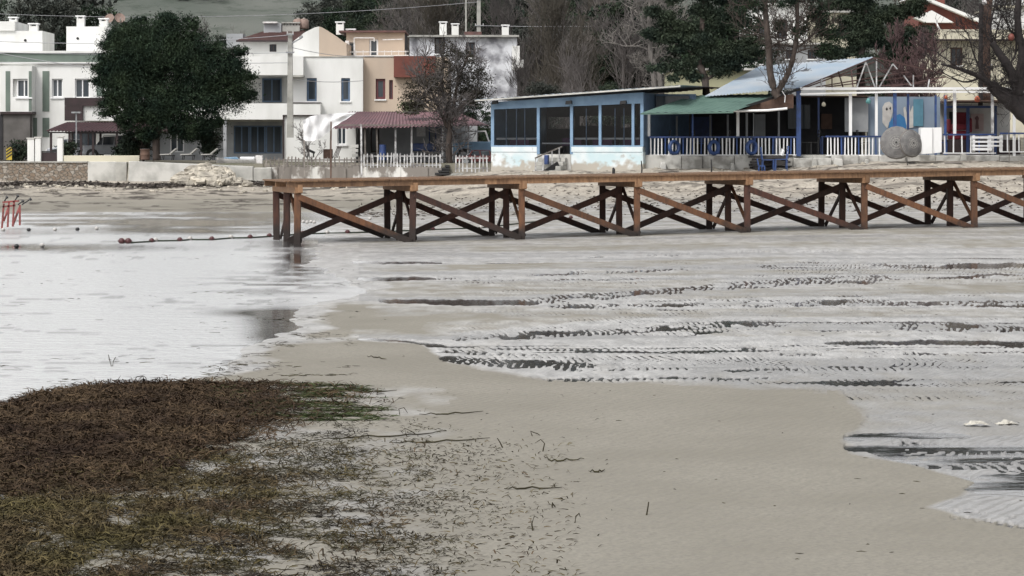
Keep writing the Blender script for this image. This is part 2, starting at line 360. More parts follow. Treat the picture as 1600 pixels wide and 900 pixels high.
# waterline of the shallow bay on the left: py -> px of its right edge
WL_Y = [318, 325, 335, 345, 352, 362, 372, 382, 392, 402, 420, 432, 445, 458, 466, 474, 484, 500, 515, 530, 545, 560, 575, 588, 597, 605, 620, 635, 650]
WL_X = [250, 430, 520, 560, 470, 520, 520, 500, 490, 492, 505, 530, 560, 575, 545, 500, 472, 470, 466, 430, 400, 392, 372, 335, 250, 150, 60, 0, -60]
TRK = [ # (points in photo pixels, half width px, depth of tread 0 solid .. 1 tread)
 ([(595,471),(700,473),(840,474)], 3.2, 0), ([(800,474),(880,468),(1080,452),(1240,440),(1390,435)], 5.0, 1), ([(1390,435),(1600,431)], 2.0, 2),
 ([(850,479),(950,477),(1100,476)], 2.5, 1), ([(1160,475),(1340,473),(1600,476)], 3.6, 1),
 ([(560,437),(680,436)], 2.2, 0), ([(680,437),(880,428),(1060,421),(1280,411)], 1.9, 1.3), ([(1010,437),(880,437),(700,441)], 1.2, 2),
 ([(550,410),(690,412)], 1.8, 0), ([(1360,414),(1480,417)], 1.8, 1), ([(1470,417),(1600,414)], 2.6, 0), ([(900,402),(1200,396),(1500,395)], .9, 2),
 ([(560,531),(620,534),(700,542)], 1.8, 0), ([(690,532),(800,524),(960,518),(1210,503)], 4.6, 1), ([(1060,525),(1230,508)],2.5,1.6),
 ([(1395,508),(1470,510),(1540,513),(1610,515)], 5.5, 1), ([(690,548),(840,556)], 3.2, 1), ([(690,562),(780,568),(930,572)], 5.2, .8), ([(860,577),(1150,580),(1400,572)], 2.0, 1.6),
 ([(1160,545),(1300,539)], 3.5, 1.4), ([(1290,538),(1420,535),(1610,537)], 4.5, .6), ([(1180,555),(1400,552),(1610,553)], 2.0, 2), ([(850,596),(1060,590),(1200,592)], 2.4, .9),
 ([(1322,686),(1400,681),(1515,683)], 5.0, .25), ([(1400,695),(1500,703),(1610,712)], 7, 1), ([(1322,700),(1400,703)], 7.5, 0), ([(1480,803),(1540,812),(1620,822)],6,1.6),
]
DRY_LOW = [(300,545),(400,541),(560,537),(660,545),(700,572),(830,594),(960,603),(1060,606),(1200,612),(1290,622),(1345,650),(1335,672),(1312,690),(1330,712),(1420,728),(1520,755),(1500,775),(1440,795),(1500,812),(1620,828)]
def seg_dist(px, py, pts, ky=1.0):
    best = np.full(px.shape, 1e9); along = np.zeros(px.shape); acc = 0
    for (x0, y0), (x1, y1) in zip(pts[:-1], pts[1:]):
        dx, dy = x1-x0, y1-y0; L2 = dx*dx+dy*dy; L = math.sqrt(L2)
        t = np.clip(((px-x0)*dx+(py-y0)*dy)/L2, 0, 1); d = np.hypot(px-(x0+t*dx), (py-(y0+t*dy)))
        m = d < best; best = np.where(m, d, best); along = np.where(m, acc+t*L, along); acc += L
    return best, along, acc
def ground_fields(Xa, Ya):
    """height, wetness, land, debris, grain at world points (numpy arrays)"""
    px = px_of(Xa, Ya); py = 228+9898/Ya      # photo position of the flat sand there
    wob = (fbm(Xa*1.3, Ya*.55, 3)-.5)
    # --- lake on the left
    wl = np.interp(py, WL_Y, WL_X); d = (px+wob*70+(fbm(Xa*5, Ya*2.2, 5)-.5)*22) - wl
    lake = np.clip(-d/60, -1, 1)*np.where(py > 642, 0, 1)*ss(322, 330, py)
    lake = np.where((py > 300) & (py < 642), lake, -1)
    z = .012+.004*(fbm(Xa*2, Ya*1, 9)-.5)
    z = z-.034*ss(-.08, .35, lake)-.002*ss(-.6, 0, lake)
    # --- tread marks and puddles
    trd = np.zeros(px.shape); near = np.zeros(px.shape)
    for k, (pts, hw, tr) in enumerate(TRK):
        ys = [p[1] for p in pts]; xs = [p[0] for p in pts]
        m = (px > min(xs)-60) & (px < max(xs)+60) & (py > min(ys)-22) & (py < max(ys)+22)
        if not m.any(): continue
        a, b = px[m], py[m]+(vn(px[m]*.02, py[m]*0, 40+k)-.5)*2.5+(vn(px[m]*.11, py[m]*0, 240+k)-.5)*1.6; dd, al, tot = seg_dist(a, b, pts)
        cross = np.interp(a, xs if xs[0] < xs[-1] else xs[::-1], ys if xs[0] < xs[-1] else ys[::-1])-b
        w_ = 1.3*hw*(.65+.8*vn(a*.011, b*0, 60+k))*ss(-45, 30, a-min(xs))*ss(-45, 30, max(xs)-a)+.01
        body = ss(1.0, .55, dd/w_)
        if tr > 0:
            per = 7.6+1.5*min(tr, 1)+np.clip((b-480)/60, 0, 4)*2.4
            ph = (al+np.where(cross > 0, cross*1.5, -cross*.8+per*.3)+6*vn(a*.05, b*.1, 90+k)+3*vn(a*.21, b*.5, 95+k))/per
            tt = ss(.18, .5, .5+.5*np.sin(ph*2*math.pi)); brk = ss(.2, .38, vn(a*.04, b*.2, 80+k)); tt = np.maximum(tt*ss(.15,.45,vn(a*.13,b*.6,188+k)), .9*ss(.70, .78, vn(a*.02, b*.1, 88+k)))
            if tr >= 1.3: body = body*tt*ss(.4, .62, vn(a*.03, b*.3, 85+k))
            else: body = body*(1-tr*(1-tt*brk))
        trd[m] = np.maximum(trd[m], body)
        near[m] = np.maximum(near[m], ss(7.0, 1.5, dd/(hw+1)))
    # calm pool at lower right
    pool = ss(0, 9, np.minimum.reduce([px-1330-(py-700)*2.6-14*wob, py-692, 776-py+(px-1500)*.05, 6+0*px]) )
    pool = pool*ss(1318, 1345, px+0*py)*ss(0, 6, px-np.interp(py, [690,712,730,755,772,790], [1330,1352,1430,1520,1492,1560]))
    pool = pool*ss(690,697,py)*ss(788,772,py)*ss(.30,.42,fbm(px*.012,py*.10,77)+.18*ss(735,715,py))
    rdg = ss(.35, .7, .5+.5*np.sin(2*math.pi*(Xa/.11-Ya*2.3+3.2*vn(Xa*2.6, Ya*3, 151))))*ss(.30, .50, vn(Xa*1.1, Ya*7, 152))*ss(765, 725, py)
    trd = np.maximum(trd, pool*.9*(1-.8*rdg*ss(1380, 1440, px)))
    z = z-.036*trd+.005*near*(1-trd)*ss(.25, .7, vn(Xa*9, Ya*5, 21))
    # thin trapped films of water lying in streaks on the wet flat
    flm = ss(.60, .66, fbm(Xa*.22+3, Ya*1.5, 111, 4))*ss(.45, .6, fbm(Xa*1.1, Ya*5, 112, 3))*(px > 560)*ss(382, 400, py)
    # --- wet film
    low = np.interp(px, [p[0] for p in DRY_LOW[:10]], [p[1] for p in DRY_LOW[:10]])
    wet = ss(0, 10, low-py+10*wob)                          # above the foreground bank
    hr = np.interp(py, [600,612,622,650,672,690,712,728,755,775,795,812,828], [1290,1300,1310,1345,1335,1312,1330,1420,1520,1500,1440,1500,1620])
    wet2 = ss(-5, 18, px-hr+20*wob)*(py < 828)*(py > 598)
    wet = np.maximum(wet*(px < 1292), np.where(px >= 1292, np.maximum(wet*(py<612), wet2), 0))
    def strip(x0, x1, pts, h):
        c = np.interp(px, [p[0] for p in pts], [p[1] for p in pts]); return ss(1.25, .75, np.abs(py-c+3*wob)/h)*ss(x0, x0+60, px)*ss(x1, x1-120, px)
    dry = np.maximum.reduce([
        strip(440, 1100, [(440,508),(560,502),(700,500),(900,493),(1100,488)], np.interp(px, [440,500,700,900,1100], [12,26,24,10,5])),
        strip(560, 1180, [(560,453),(800,452),(1000,447),(1180,436)], np.interp(px, [560,700,900,1180], [12,12,9,4])),
        strip(1000, 1700, [(1000,463),(1200,458),(1400,449),(1600,446)], np.interp(px, [1000,1200,1400,1600], [5,8,12,13])),
        strip(900, 1700, [(900,428),(1200,426),(1600,424)], 4)*.7, strip(560, 1300, [(560,423),(900,415),(1300,405)], 5)*.8,
        strip(1000, 1700, [(1000,492),(1300,488),(1600,490)], 7)*.7, strip(1050,1450,[(1050,520),(1450,523)],5)*.5,
        strip(700, 1700, [(700,391),(1600,388)], 4)*.6, strip(560, 1700, [(560,376),(1600,373)], 4)*.5])
    wet = wet*(1-np.clip(dry*1.35, 0, 1)*(1-near*.6))
    wet = wet*(1-.45*ss(575, 620, py)*ss(1000, 1200, px)*ss(690,640,py))
    far = ss(392, 380, py)
    wet = np.where(py < 392, np.maximum(wet*(1-far*.5), far*ss(.32, .6, fbm(Xa*.35, Ya*.9, 31))*.9), wet)
    # ripple field: short slanting troughs, some deep enough to hold water
    rowm = ss(.40, .62, fbm(Xa*.25+9, Ya*np.interp(py, [400, 500, 600], [1.1, 1.6, 2.6]), 141, 3))
    rp = .5+.5*np.sin(2*math.pi*(Xa/.085+Ya*1.9+1.6*vn(Xa*1.5, Ya*1.5, 142)+.6*vn(Xa*6, Ya*4, 143)))
    rz = ss(640, 760, px)*ss(396, 420, py)*(wet > .35)*np.where(px > 960, ss(700, 655, py), ss(665, 600, py))
    z = z-.011*rp*rz*(.35+.65*rowm)-.012*ss(.62, .9, rp)*rowm*rz*ss(.3, .55, vn(Xa*2.2, Ya*4, 144))*(1-.55*ss(585, 610, py))
    z = z-.020*flm*(wet > .6)*ss(-3, -9, py-low)
    # bright seam round the pools and streaky film within the weed bed
    weed = ss(740, 560, px+120*wob)*ss(600, 620, py)
    wet = np.maximum(wet, weed*ss(.42, .62, fbm(Xa*1.2, Ya*1.1, 55))*.42)
    wet = np.maximum(wet, ss(-.9, -.3, lake)*.95*(py < 600))
    wet = np.clip(wet*1.0+(fbm(Xa*3, Ya*2.2, 161, 3)-.5)*1.1*(wet > .03)*(wet < .97), 0, 1)
    # --- rise to the beach and the land behind
    rx = ss(500, 1500, px)
    z = z+.245*rx*ss(56, 70, Ya)*ss(150, 120, Ya)*(py < 420)
    toe = 95-6.5*ss(430, 900, px)+1.5*(vn(Xa*.25, Ya*0, 14)-.5)
    top = 106.5-2.5*ss(600, 800, px)-.3*ss(1000, 1100, px)
    tz = .98+.45*ss(600, 800, px)+.12*ss(960, 1050, px)+.30*ss(1210, 1420, px)
    tt = np.clip((Ya-toe)/(top-toe), 0, 1)
    prof = tt*tt*(3-2*tt)*.55+tt*.45
    beach = tz*prof
    lumps = (fbm(Xa*1.1, Ya*.9, 61, 4)-.5)*.34*ss(.05, .5, tt)*ss(1.25, .8, tt)*(.25+.75*ss(560, 1000, px))
    zb = beach*1.0+lumps
    z = np.where(Ya > 85, np.maximum(z*(1-tt)+zb, z*(tt <= 0)-1*(tt > 0)), z)
    l0 = np.where(px < 200, 109.08, np.where(px < 412, 107.75, 107.85)); land_t = np.clip((Ya-l0)/.35, 0, 1)
    z = z*(1-land_t)+1.72*land_t+.05*(fbm(Xa*.3, Ya*.3, 71)-.5)*land_t
    # hill behind the village
    hh = ss(0, 1, (Ya-165)/430)*(62+18*(fbm(Xa*.006, Ya*.006, 91)-.5)) + 9*ss(150, 330, Ya)*(fbm(Xa*.02, Ya*.02, 92))
    hh = hh + 14*ss(-100, -10, Xa)*ss(200, 420, Ya)
    z = z+hh*(Ya > 150)
    land = ss(-.2, .3, Ya-l0)
    debris = ss(.46, .6, fbm(Xa*1.7, Ya*2.5, 33, 4)+.12*ss(1.8, .0, np.abs(Ya-103.5-.5*np.sin(Xa*.7)))*(px < 640)-.12)*ss(94, 99, Ya)*ss(107.5, 106, Ya)
    debris = np.maximum(debris, ss(1.0, .5, np.abs(Ya-104.6-.4*np.sin(Xa))+.8*(vn(Xa*3, Ya*3, 8)-.5))*(px < 560)*.95)
    debris = np.maximum(debris, .7*ss(.62, .75, fbm(Xa*.5, Ya*3, 37, 3))*ss(86, 90, Ya)*ss(107, 103, Ya))
    wet = wet*ss(97, 92, Ya)
    grey = np.clip(.55*ss(650, 690, py)+.55*pool+ss(560, 590, py)*ss(980, 1150, px)*ss(705, 650, py)*(.45+.5*fbm(Xa*.8, Ya*2, 121))+.6*ss(.5, .62, fbm(Xa*.25, Ya*1.3, 122, 4))*(py < 600)*(px > 560), 0, 1)
    return z, wet, land, debris, near, trd, grey
gx = (PXS-800)/F_PX
YY, KX = np.meshgrid(YS, gx, indexing='ij'); XX = KX*YY
z, wet, land, debris, near, trd, grey = ground_fields(XX, YY)
def grid_faces(nr, nc):
    i = np.arange(nr-1)[:, None]*nc+np.arange(nc-1)[None, :]; i = i.ravel()
    return np.stack([i, i+1, i+nc+1, i+nc], 1)
g = fast('ground', np.stack([XX.ravel(), YY.ravel(), z.ravel()], 1), grid_faces(*XX.shape), None, org=Vector((0,0,0)), smooth=True)
tag(g, kind='structure'); g.name = 'ground'
def setattr_(o, name, arr):
    a = o.data.attributes.new(name, 'FLOAT', 'POINT'); a.data.foreach_set('value', arr.astype(np.float32).ravel())
for n_, a_ in (('wet', wet), ('land', land), ('debris', debris), ('grey', grey), ('track', np.maximum(near*.6, trd))): setattr_(g, n_, a_)
def groundmat():
    m, t, b = nmat('sand_and_soil'); L = t.links.new
    geo = t.nodes.new('ShaderNodeNewGeometry'); pos = geo.outputs['Position']
    def at(n): a = t.nodes.new('ShaderNodeAttribute'); a.attribute_name = n; return a.outputs['Fac']
    def noise(s, d=5, st=None, rough=.5):
        v = pos
        if st: mp = t.nodes.new('ShaderNodeMapping'); mp.inputs['Scale'].default_value = st; L(pos, mp.inputs[0]); v = mp.outputs[0]
        n = t.nodes.new('ShaderNodeTexNoise'); n.inputs['Scale'].default_value = s; n.inputs['Detail'].default_value = d; n.inputs['Roughness'].default_value = rough; L(v, n.inputs['Vector']); return n.outputs[0]
    def rng(x, a, b_, c=0, d=1):
        r = t.nodes.new('ShaderNodeMapRange'); L(x, r.inputs[0])
        for i, q in zip((1,2,3,4), (a,b_,c,d)): r.inputs[i].default_value = q
        return r.outputs[0]
    def mix(f, a, c):
        x = t.nodes.new('ShaderNodeMix'); x.data_type = 'RGBA'; L(f, x.inputs[0])
        for k, q in ((6, a), (7, c)):
            if isinstance(q, tuple): x.inputs[k].default_value = (*q, 1)
            else: L(q, x.inputs[k])
        return x.outputs[2]
    def math_(op, a, b_):
        x = t.nodes.new('ShaderNodeMath'); x.operation = op
        for k, q in ((0, a), (1, b_)):
            if isinstance(q, (int, float)): x.inputs[k].default_value = q
            else: L(q, x.inputs[k])
        return x.outputs[0]
    wet_, land_, deb = at('wet'), at('land'), at('debris')
    damp = mix(rng(noise(.6, 4), .35, .65), (.225,.211,.176), (.275,.259,.220))
    damp = mix(rng(noise(40, 3), .35, .7), damp, (.205,.192,.168))
    wetn = math_('MULTIPLY', wet_, rng(noise(1.6, 5, (1, .35, 1)), .25, .45, .55, 1))
    wet_glare = mix(rng(noise(4, 6, (1, .3, 1), .65), .40, .66), (.47,.46,.445), (.28,.272,.262)); wet_glare = mix(at('grey'), wet_glare, (.23,.225,.22))  # pale base colours stand in for sky glare on the wet film
    c = mix(wetn, damp, wet_glare)
    # drier pale sand on the beach behind the pier
    sp = t.nodes.new('ShaderNodeSeparateXYZ'); L(pos, sp.inputs[0])
    hgt = rng(sp.outputs[2], .3, .75)
    sandc = mix(rng(noise(1.2, 6), .35, .7), (.44,.40,.34), (.30,.27,.23))
    sandc = mix(rng(noise(9, 4), .45, .75), sandc, (.24,.215,.185))
    c = mix(hgt, c, sandc)
    c = mix(deb, c, mix(rng(noise(6, 3), .3, .7), (.045,.04,.036), (.14,.125,.11)))
    soil = mix(rng(noise(.8, 4), .35, .7), (.20,.18,.15), (.11,.11,.08))
    hillg = mix(rng(noise(.05, 6), .38, .62), (.085,.098,.085), (.135,.142,.128))
    hillg = mix(rng(noise(.3, 6, None, .7), .5, .72), hillg, (.045,.058,.045))
    soil = mix(rng(sp.outputs[2], 2.5, 8), soil, hillg)
    c = mix(land_, c, soil)
    L(c, b.inputs['Base Color'])
    ro = math_('SUBTRACT', .78, math_('MULTIPLY', wetn, .50)); L(ro, b.inputs['Roughness'])
    b.inputs['IOR'].default_value = 1.33
    sp_ = math_('ADD', .08, math_('MULTIPLY', wetn, .55)); L(sp_, b.inputs['Specular IOR Level'])
    # ripple marks: fine on the wet sand, faint on the damp bank
    n1 = noise(34, 3, (1, .45, 1)); n2 = noise(9, 4, (1, .5, 1)); 
    wv = t.nodes.new('ShaderNodeTexWave'); wv.inputs['Scale'].default_value = 3.1; wv.inputs['Distortion'].default_value = 5; wv.inputs['Detail'].default_value = 2; wv.inputs['Detail Scale'].default_value = .8
    mp = t.nodes.new('ShaderNodeMapping'); mp.inputs['Rotation'].default_value = (0, 0, R(28)); L(pos, mp.inputs[0]); L(mp.outputs[0], wv.inputs['Vector'])
    hb = math_('ADD', math_('MULTIPLY', n1, .35), math_('MULTIPLY', n2, .5)); hb = math_('ADD', hb, math_('MULTIPLY', wv.outputs['Fac'], .8))
    bp = t.nodes.new('ShaderNodeBump'); bp.inputs['Distance'].default_value = .02; L(hb, bp.inputs['Height'])
    L(math_('ADD', .34, math_('MULTIPLY', wetn, .40)), bp.inputs['Strength'])
    bb = t.nodes.new('ShaderNodeBump'); bb.inputs['Distance'].default_value = .12; L(math_('MULTIPLY', noise(3.2, 6), math_('ADD', math_('MULTIPLY', hgt, .8), math_('MULTIPLY', deb, .6))), bb.inputs['Height']); L(bp.outputs[0], bb.inputs['Normal']); bb.inputs['Strength'].default_value = .8
    L(bb.outputs[0], b.inputs['Normal'])
    return m
g.data.materials.append(groundmat())
# ------------------------------------------------------------------ water sheet
wpx = np.concatenate([np.linspace(-6500, -100, 30)[:-1], np.arange(-100, 1701, 4), np.linspace(1701, 6000, 12)[1:]])
wY = 9898/(np.concatenate([np.linspace(1500, 915, 8)[:-1], np.arange(915, 326, -2.5)])-228)
WYY, WKX = np.meshgrid(wY, (wpx-800)/F_PX, indexing='ij'); WXX = WKX*WYY
px = px_of(WXX, WYY); py = 228+9898/WYY
def g2(cx, cy, sx, sy): return np.exp(-((px-cx)/sx)**2-((py-cy)/sy)**2)
st = fbm(WXX*.5, WYY*1.6, 101, 4)
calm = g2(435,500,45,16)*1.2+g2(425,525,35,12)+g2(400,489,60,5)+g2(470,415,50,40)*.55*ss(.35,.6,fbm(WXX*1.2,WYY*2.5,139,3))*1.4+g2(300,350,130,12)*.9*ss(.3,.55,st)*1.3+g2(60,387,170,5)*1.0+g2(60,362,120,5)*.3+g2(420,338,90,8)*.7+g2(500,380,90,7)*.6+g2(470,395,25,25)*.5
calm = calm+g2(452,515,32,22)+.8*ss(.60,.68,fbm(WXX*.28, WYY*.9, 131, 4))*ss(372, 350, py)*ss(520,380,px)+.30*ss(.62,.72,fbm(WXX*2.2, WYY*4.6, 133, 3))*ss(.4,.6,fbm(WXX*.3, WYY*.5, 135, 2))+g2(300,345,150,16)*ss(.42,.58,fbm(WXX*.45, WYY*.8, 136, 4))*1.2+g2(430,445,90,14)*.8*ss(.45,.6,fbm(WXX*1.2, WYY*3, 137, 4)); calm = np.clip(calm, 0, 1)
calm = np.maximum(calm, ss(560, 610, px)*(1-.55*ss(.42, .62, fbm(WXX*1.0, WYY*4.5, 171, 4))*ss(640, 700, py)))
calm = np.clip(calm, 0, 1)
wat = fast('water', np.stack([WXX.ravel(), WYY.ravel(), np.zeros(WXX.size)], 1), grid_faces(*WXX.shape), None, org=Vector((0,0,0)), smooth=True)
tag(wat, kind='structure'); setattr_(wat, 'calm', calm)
def watermat():
    m, t, b = nmat('shallow_water'); L = t.links.new
    geo = t.nodes.new('ShaderNodeNewGeometry'); pos = geo.outputs['Position']
    a = t.nodes.new('ShaderNodeAttribute'); a.attribute_name = 'calm'; calm_ = a.outputs['Fac']
    def noise(s, d, st):
        mp = t.nodes.new('ShaderNodeMapping'); mp.inputs['Scale'].default_value = st; L(pos, mp.inputs[0])
        n = t.nodes.new('ShaderNodeTexNoise'); n.inputs['Scale'].default_value = s; n.inputs['Detail'].default_value = d; L(mp.outputs[0], n.inputs['Vector']); return n.outputs[0]
    mx = t.nodes.new('ShaderNodeMix'); mx.data_type = 'RGBA'; mx.inputs[6].default_value = (.56,.565,.565,1); mx.inputs[7].default_value = (.022,.022,.024,1); L(calm_, mx.inputs[0]); L(mx.outputs[2], b.inputs['Base Color'])  # whitish base paints in sky glare, near-black base the mirrored dark hill
    b.inputs['IOR'].default_value = 1.33
    r = t.nodes.new('ShaderNodeMapRange'); r.inputs[3].default_value = .22; r.inputs[4].default_value = .035; L(calm_, r.inputs[0]); L(r.outputs[0], b.inputs['Roughness'])
    ad = t.nodes.new('ShaderNodeMath'); ad.operation = 'ADD'; L(noise(3.0, 4, (.6, 1.4, 1)), ad.inputs[0]); L(noise(11, 3, (.7, 1.3, 1)), ad.inputs[1])
    bp = t.nodes.new('ShaderNodeBump'); bp.inputs['Distance'].default_value = .05; L(ad.outputs[0], bp.inputs['Height'])
    s = t.nodes.new('ShaderNodeMapRange'); s.inputs[3].default_value = .75; s.inputs[4].default_value = .05; L(calm_, s.inputs[0]); L(s.outputs[0], bp.inputs['Strength']); L(bp.outputs[0], b.inputs['Normal'])
    return m
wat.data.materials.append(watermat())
# ------------------------------------------------------------------ tree tools
def gz(x, Y):
    a = np.array([[float(x)]]); b = np.array([[float(Y)]]); return float(ground_fields(a, b)[0][0, 0])
def leaves(name, blobs, n, size, mat_, parent, seed=0, clump=26, asp=.38, flat=.0):
    """leaf-sized faces in clumps; blobs = (center, (rx, ry, rz))"""
    rg = np.random.default_rng(seed); vols = np.array([b[1][0]*b[1][2]+.05 for b in blobs]); vols /= vols.sum()
    Cs = []
    for (c, r), f in zip(blobs, vols):
        k = max(4, int(n*f/clump))
        d = rg.normal(size=(k, 3)); d /= np.linalg.norm(d, axis=1)[:, None]
        rad = rg.uniform(.25, 1, k)**.45
        cc = np.array(c)+d*rad[:, None]*np.array(r)
        s = min(r[0], r[2])*.17+size*1.2
        m = max(3, int(n*f/k)); sc = rg.uniform(.55, 1.35, k)
        pts = cc[:, None, :]+rg.normal(size=(k, m, 3))*(s*sc[:, None, None])*np.array([1, 1, .6])
        Cs.append(pts.reshape(-1, 3))
    Cc = np.concatenate(Cs); N = len(Cc)
    a = rg.normal(size=(N, 3)); a[:, 2] = a[:, 2]*(1-flat)+.35; a /= np.linalg.norm(a, axis=1)[:, None]
    b = np.cross(a, rg.normal(size=(N, 3))); b /= np.linalg.norm(b, axis=1)[:, None]+1e-9
    L = size*rg.uniform(.6, 1.5, N)[:, None]; Wd = L*asp
    V = np.stack([Cc-a*L, Cc+b*Wd, Cc+a*L, Cc-b*Wd], 1).reshape(-1, 3)
    F = np.arange(4*N).reshape(N, 4)
    return fast(name, V, F, mat_, parent)
def segmesh(name, segs, mat_, parent, k=4):
    p0 = np.array([s[0] for s in segs]); p1 = np.array([s[1] for s in segs]); r0 = np.array([s[2] for s in segs]); r1 = np.array([s[3] for s in segs])
    d = p1-p0; d /= np.linalg.norm(d, axis=1)[:, None]+1e-9
    up = np.where(np.abs(d[:, 2:3]) > .9, np.array([[1., 0, 0]]), np.array([[0, 0, 1.]])); a = np.cross(d, up); a /= np.linalg.norm(a, axis=1)[:, None]; b = np.cross(a, d)
    V = []
    for j in range(k):
        t = 2*math.pi*j/k; o = a*math.cos(t)+b*math.sin(t); V.append(p0+o*r0[:, None]); V.append(p1+o*r1[:, None])
    V = np.stack(V, 1).reshape(-1, 3); base = np.arange(len(segs))[:, None]*2*k
    F = np.concatenate([base+np.array([[2*j, 2*((j+1) % k), 2*((j+1) % k)+1, 2*j+1]]) for j in range(k)], 0)
    return fast(name, V, F, mat_, parent)
def grow(segs, p, d, L, r, lv, rng, spread=.7, nb=(4, 6), up=.12, rmin=.012, kink=.16):
    n = 4 if lv > 1 else 3
    q = Vector(p); dd = Vector(d).normalized(); r1 = max(r*.45, rmin); pts = [(q.copy(), r)]
    for i in range(n):
        dd = (dd+Vector((rng.gauss(0, kink), rng.gauss(0, kink), rng.gauss(0, kink)+up*.5))).normalized()
        nq = q+dd*(L/n); ra = r+(r1-r)*(i/n); rb = r+(r1-r)*((i+1)/n)
        segs.append((tuple(q), tuple(nq), ra, rb)); q = nq; pts.append((q.copy(), rb))
    if lv <= 0: return
    k = rng.randint(*nb)
    for i in range(k):
        t = rng.uniform(.3, 1); j = min(int(t*n), n-1); a, ra = pts[j]; b, rb = pts[j+1]; f = t*n-j; s = a.lerp(b, f)
        ax = Vector((rng.gauss(0, 1), rng.gauss(0, 1), rng.gauss(0, .6)+up)).normalized()
        nd = (dd*(1-spread)+ax*spread+Vector((0, 0, up))).normalized()
        grow(segs, s, nd, L*rng.uniform(.45, .68), max(ra*.55, rmin), lv-1, rng, spread, nb, up, rmin, kink)
def bare_tree(label, px, Y, h, seed, tm=TWIG, group=None, lv=4, r=.13, lean=.1, nb=(5, 7), stems=1, base=None, name='bare_tree', trunkm=None):
    rng = random.Random(seed); x = X(px, Y); z0 = gz(x, Y)-.1 if base is None else base
    t = thing(name, (x, Y, z0), label, 'tree', group); segs = []; tr = []
    for s in range(stems):
        d = Vector((rng.gauss(0, lean), rng.gauss(0, lean), 1)).normalized(); q = Vector((x+rng.gauss(0, .15)*(stems > 1), Y, z0)); rr = r
        n = 6
        for i in range(n):
            nq = q+d*(h*.62/n); tr.append((tuple(q), tuple(nq), rr, rr*.86))
            if i >= 1:
                for k in range(rng.randint(2, 3)):
                    a = rng.uniform(0, 6.28); nd = Vector((math.cos(a)*.75, math.sin(a)*.75, .65+.12*i))
                    grow(segs, q.lerp(nq, rng.random()), nd, h*(.42-.035*i)*rng.uniform(.7, 1.1), rr*.42, lv-2, rng, .55, nb, .22, .011)
            q = nq; rr *= .86; d = (d+Vector((rng.gauss(0, .08), rng.gauss(0, .08), .05))).normalized()
        grow(segs, q, d, h*.35, rr, lv-1, rng, .5, nb, .22, .011)
    segmesh('trunk', tr, trunkm or tm, t, 7); segmesh('crown', segs, tm, t, 3)
    return t
def blobs_px(bl, Y, dep=.8):
    out = []
    for b in bl:
        px, py, rx, ry = b[:4]; dY = b[4] if len(b) > 4 else 0; k = (Y+dY)/F_PX
        out.append((tuple(P(px, py, Y+dY)), (rx*k, rx*k*dep, ry*k)))
    return out
def lump(bl, k, q, seed, spread=1.0):
    rng = random.Random(seed); out = []
    for b in bl:
        for _ in range(k):
            a = rng.uniform(0, 6.28); d = rng.random()**.5*spread
            out.append((b[0]+math.cos(a)*d*b[2], b[1]+math.sin(a)*d*b[3], b[2]*q*rng.uniform(.6, 1.3), b[3]*q*rng.uniform(.45, .9)))
    return out
def poly_tree(name, label, Y, lines, blobs, n, size, lm, bm=BARK, seed=0, group=None, base=None, twigs=0, dep=.8, clump=26, asp=.38, cat='tree', tw_mat=None, tw_r=.02):
    bx, by = lines[0][0][0][:2] if lines else base
    t = thing(name, P(bx, by, Y), label, cat, group); rng = random.Random(seed)
    if lines:
        mb = MB(); segs = []
        for pts, r0, r1 in lines:
            wp = [P(p[0], p[1], Y+(p[2] if len(p) > 2 else 0)) for p in pts]; k = Y/F_PX; m = len(wp)
            # smooth the limb through its points
            sp = []
            for i in range(m-1):
                a = wp[max(i-1, 0)]; b = wp[i]; c = wp[i+1]; d = wp[min(i+2, m-1)]
                for s in range(4):
                    u = s/4; sp.append(.5*((2*b)+(c-a)*u+(2*a-5*b+4*c-d)*u*u+(3*b-a-3*c+d)*u**3))
            sp.append(wp[-1])
            mb.tube(sp, [(r0+(r1-r0)*i/(len(sp)-1))*k*(1+.08*math.sin(i*2.3+r0)) for i in range(len(sp))], 9)
            for _ in range(int(twigs*len(wp)/3)):
                i = rng.randint(1, len(sp)-1); d = Vector((rng.gauss(0, 1), rng.gauss(0, .8), rng.gauss(.5, .6)))
                grow(segs, sp[i], d, rng.uniform(.5, 1.3), tw_r*1.4, 2, rng, .5, (3, 5), .1, tw_r*.5)
        mb.build('trunk', bm, t, smooth=True)
        if segs: segmesh('branches', segs, tw_mat or bm, t, 4)
    if blobs:
        cr = leaves('crown', blobs_px(blobs, Y, dep), n, size, lm, t, seed, clump, asp)
        if n > 40000: leaves('inner_foliage', [(c, tuple(q*.66 for q in rr)) for c, rr in blobs_px(blobs, Y, dep)], n//4, .075, lm, cr, seed+1, clump, .5)
    return t
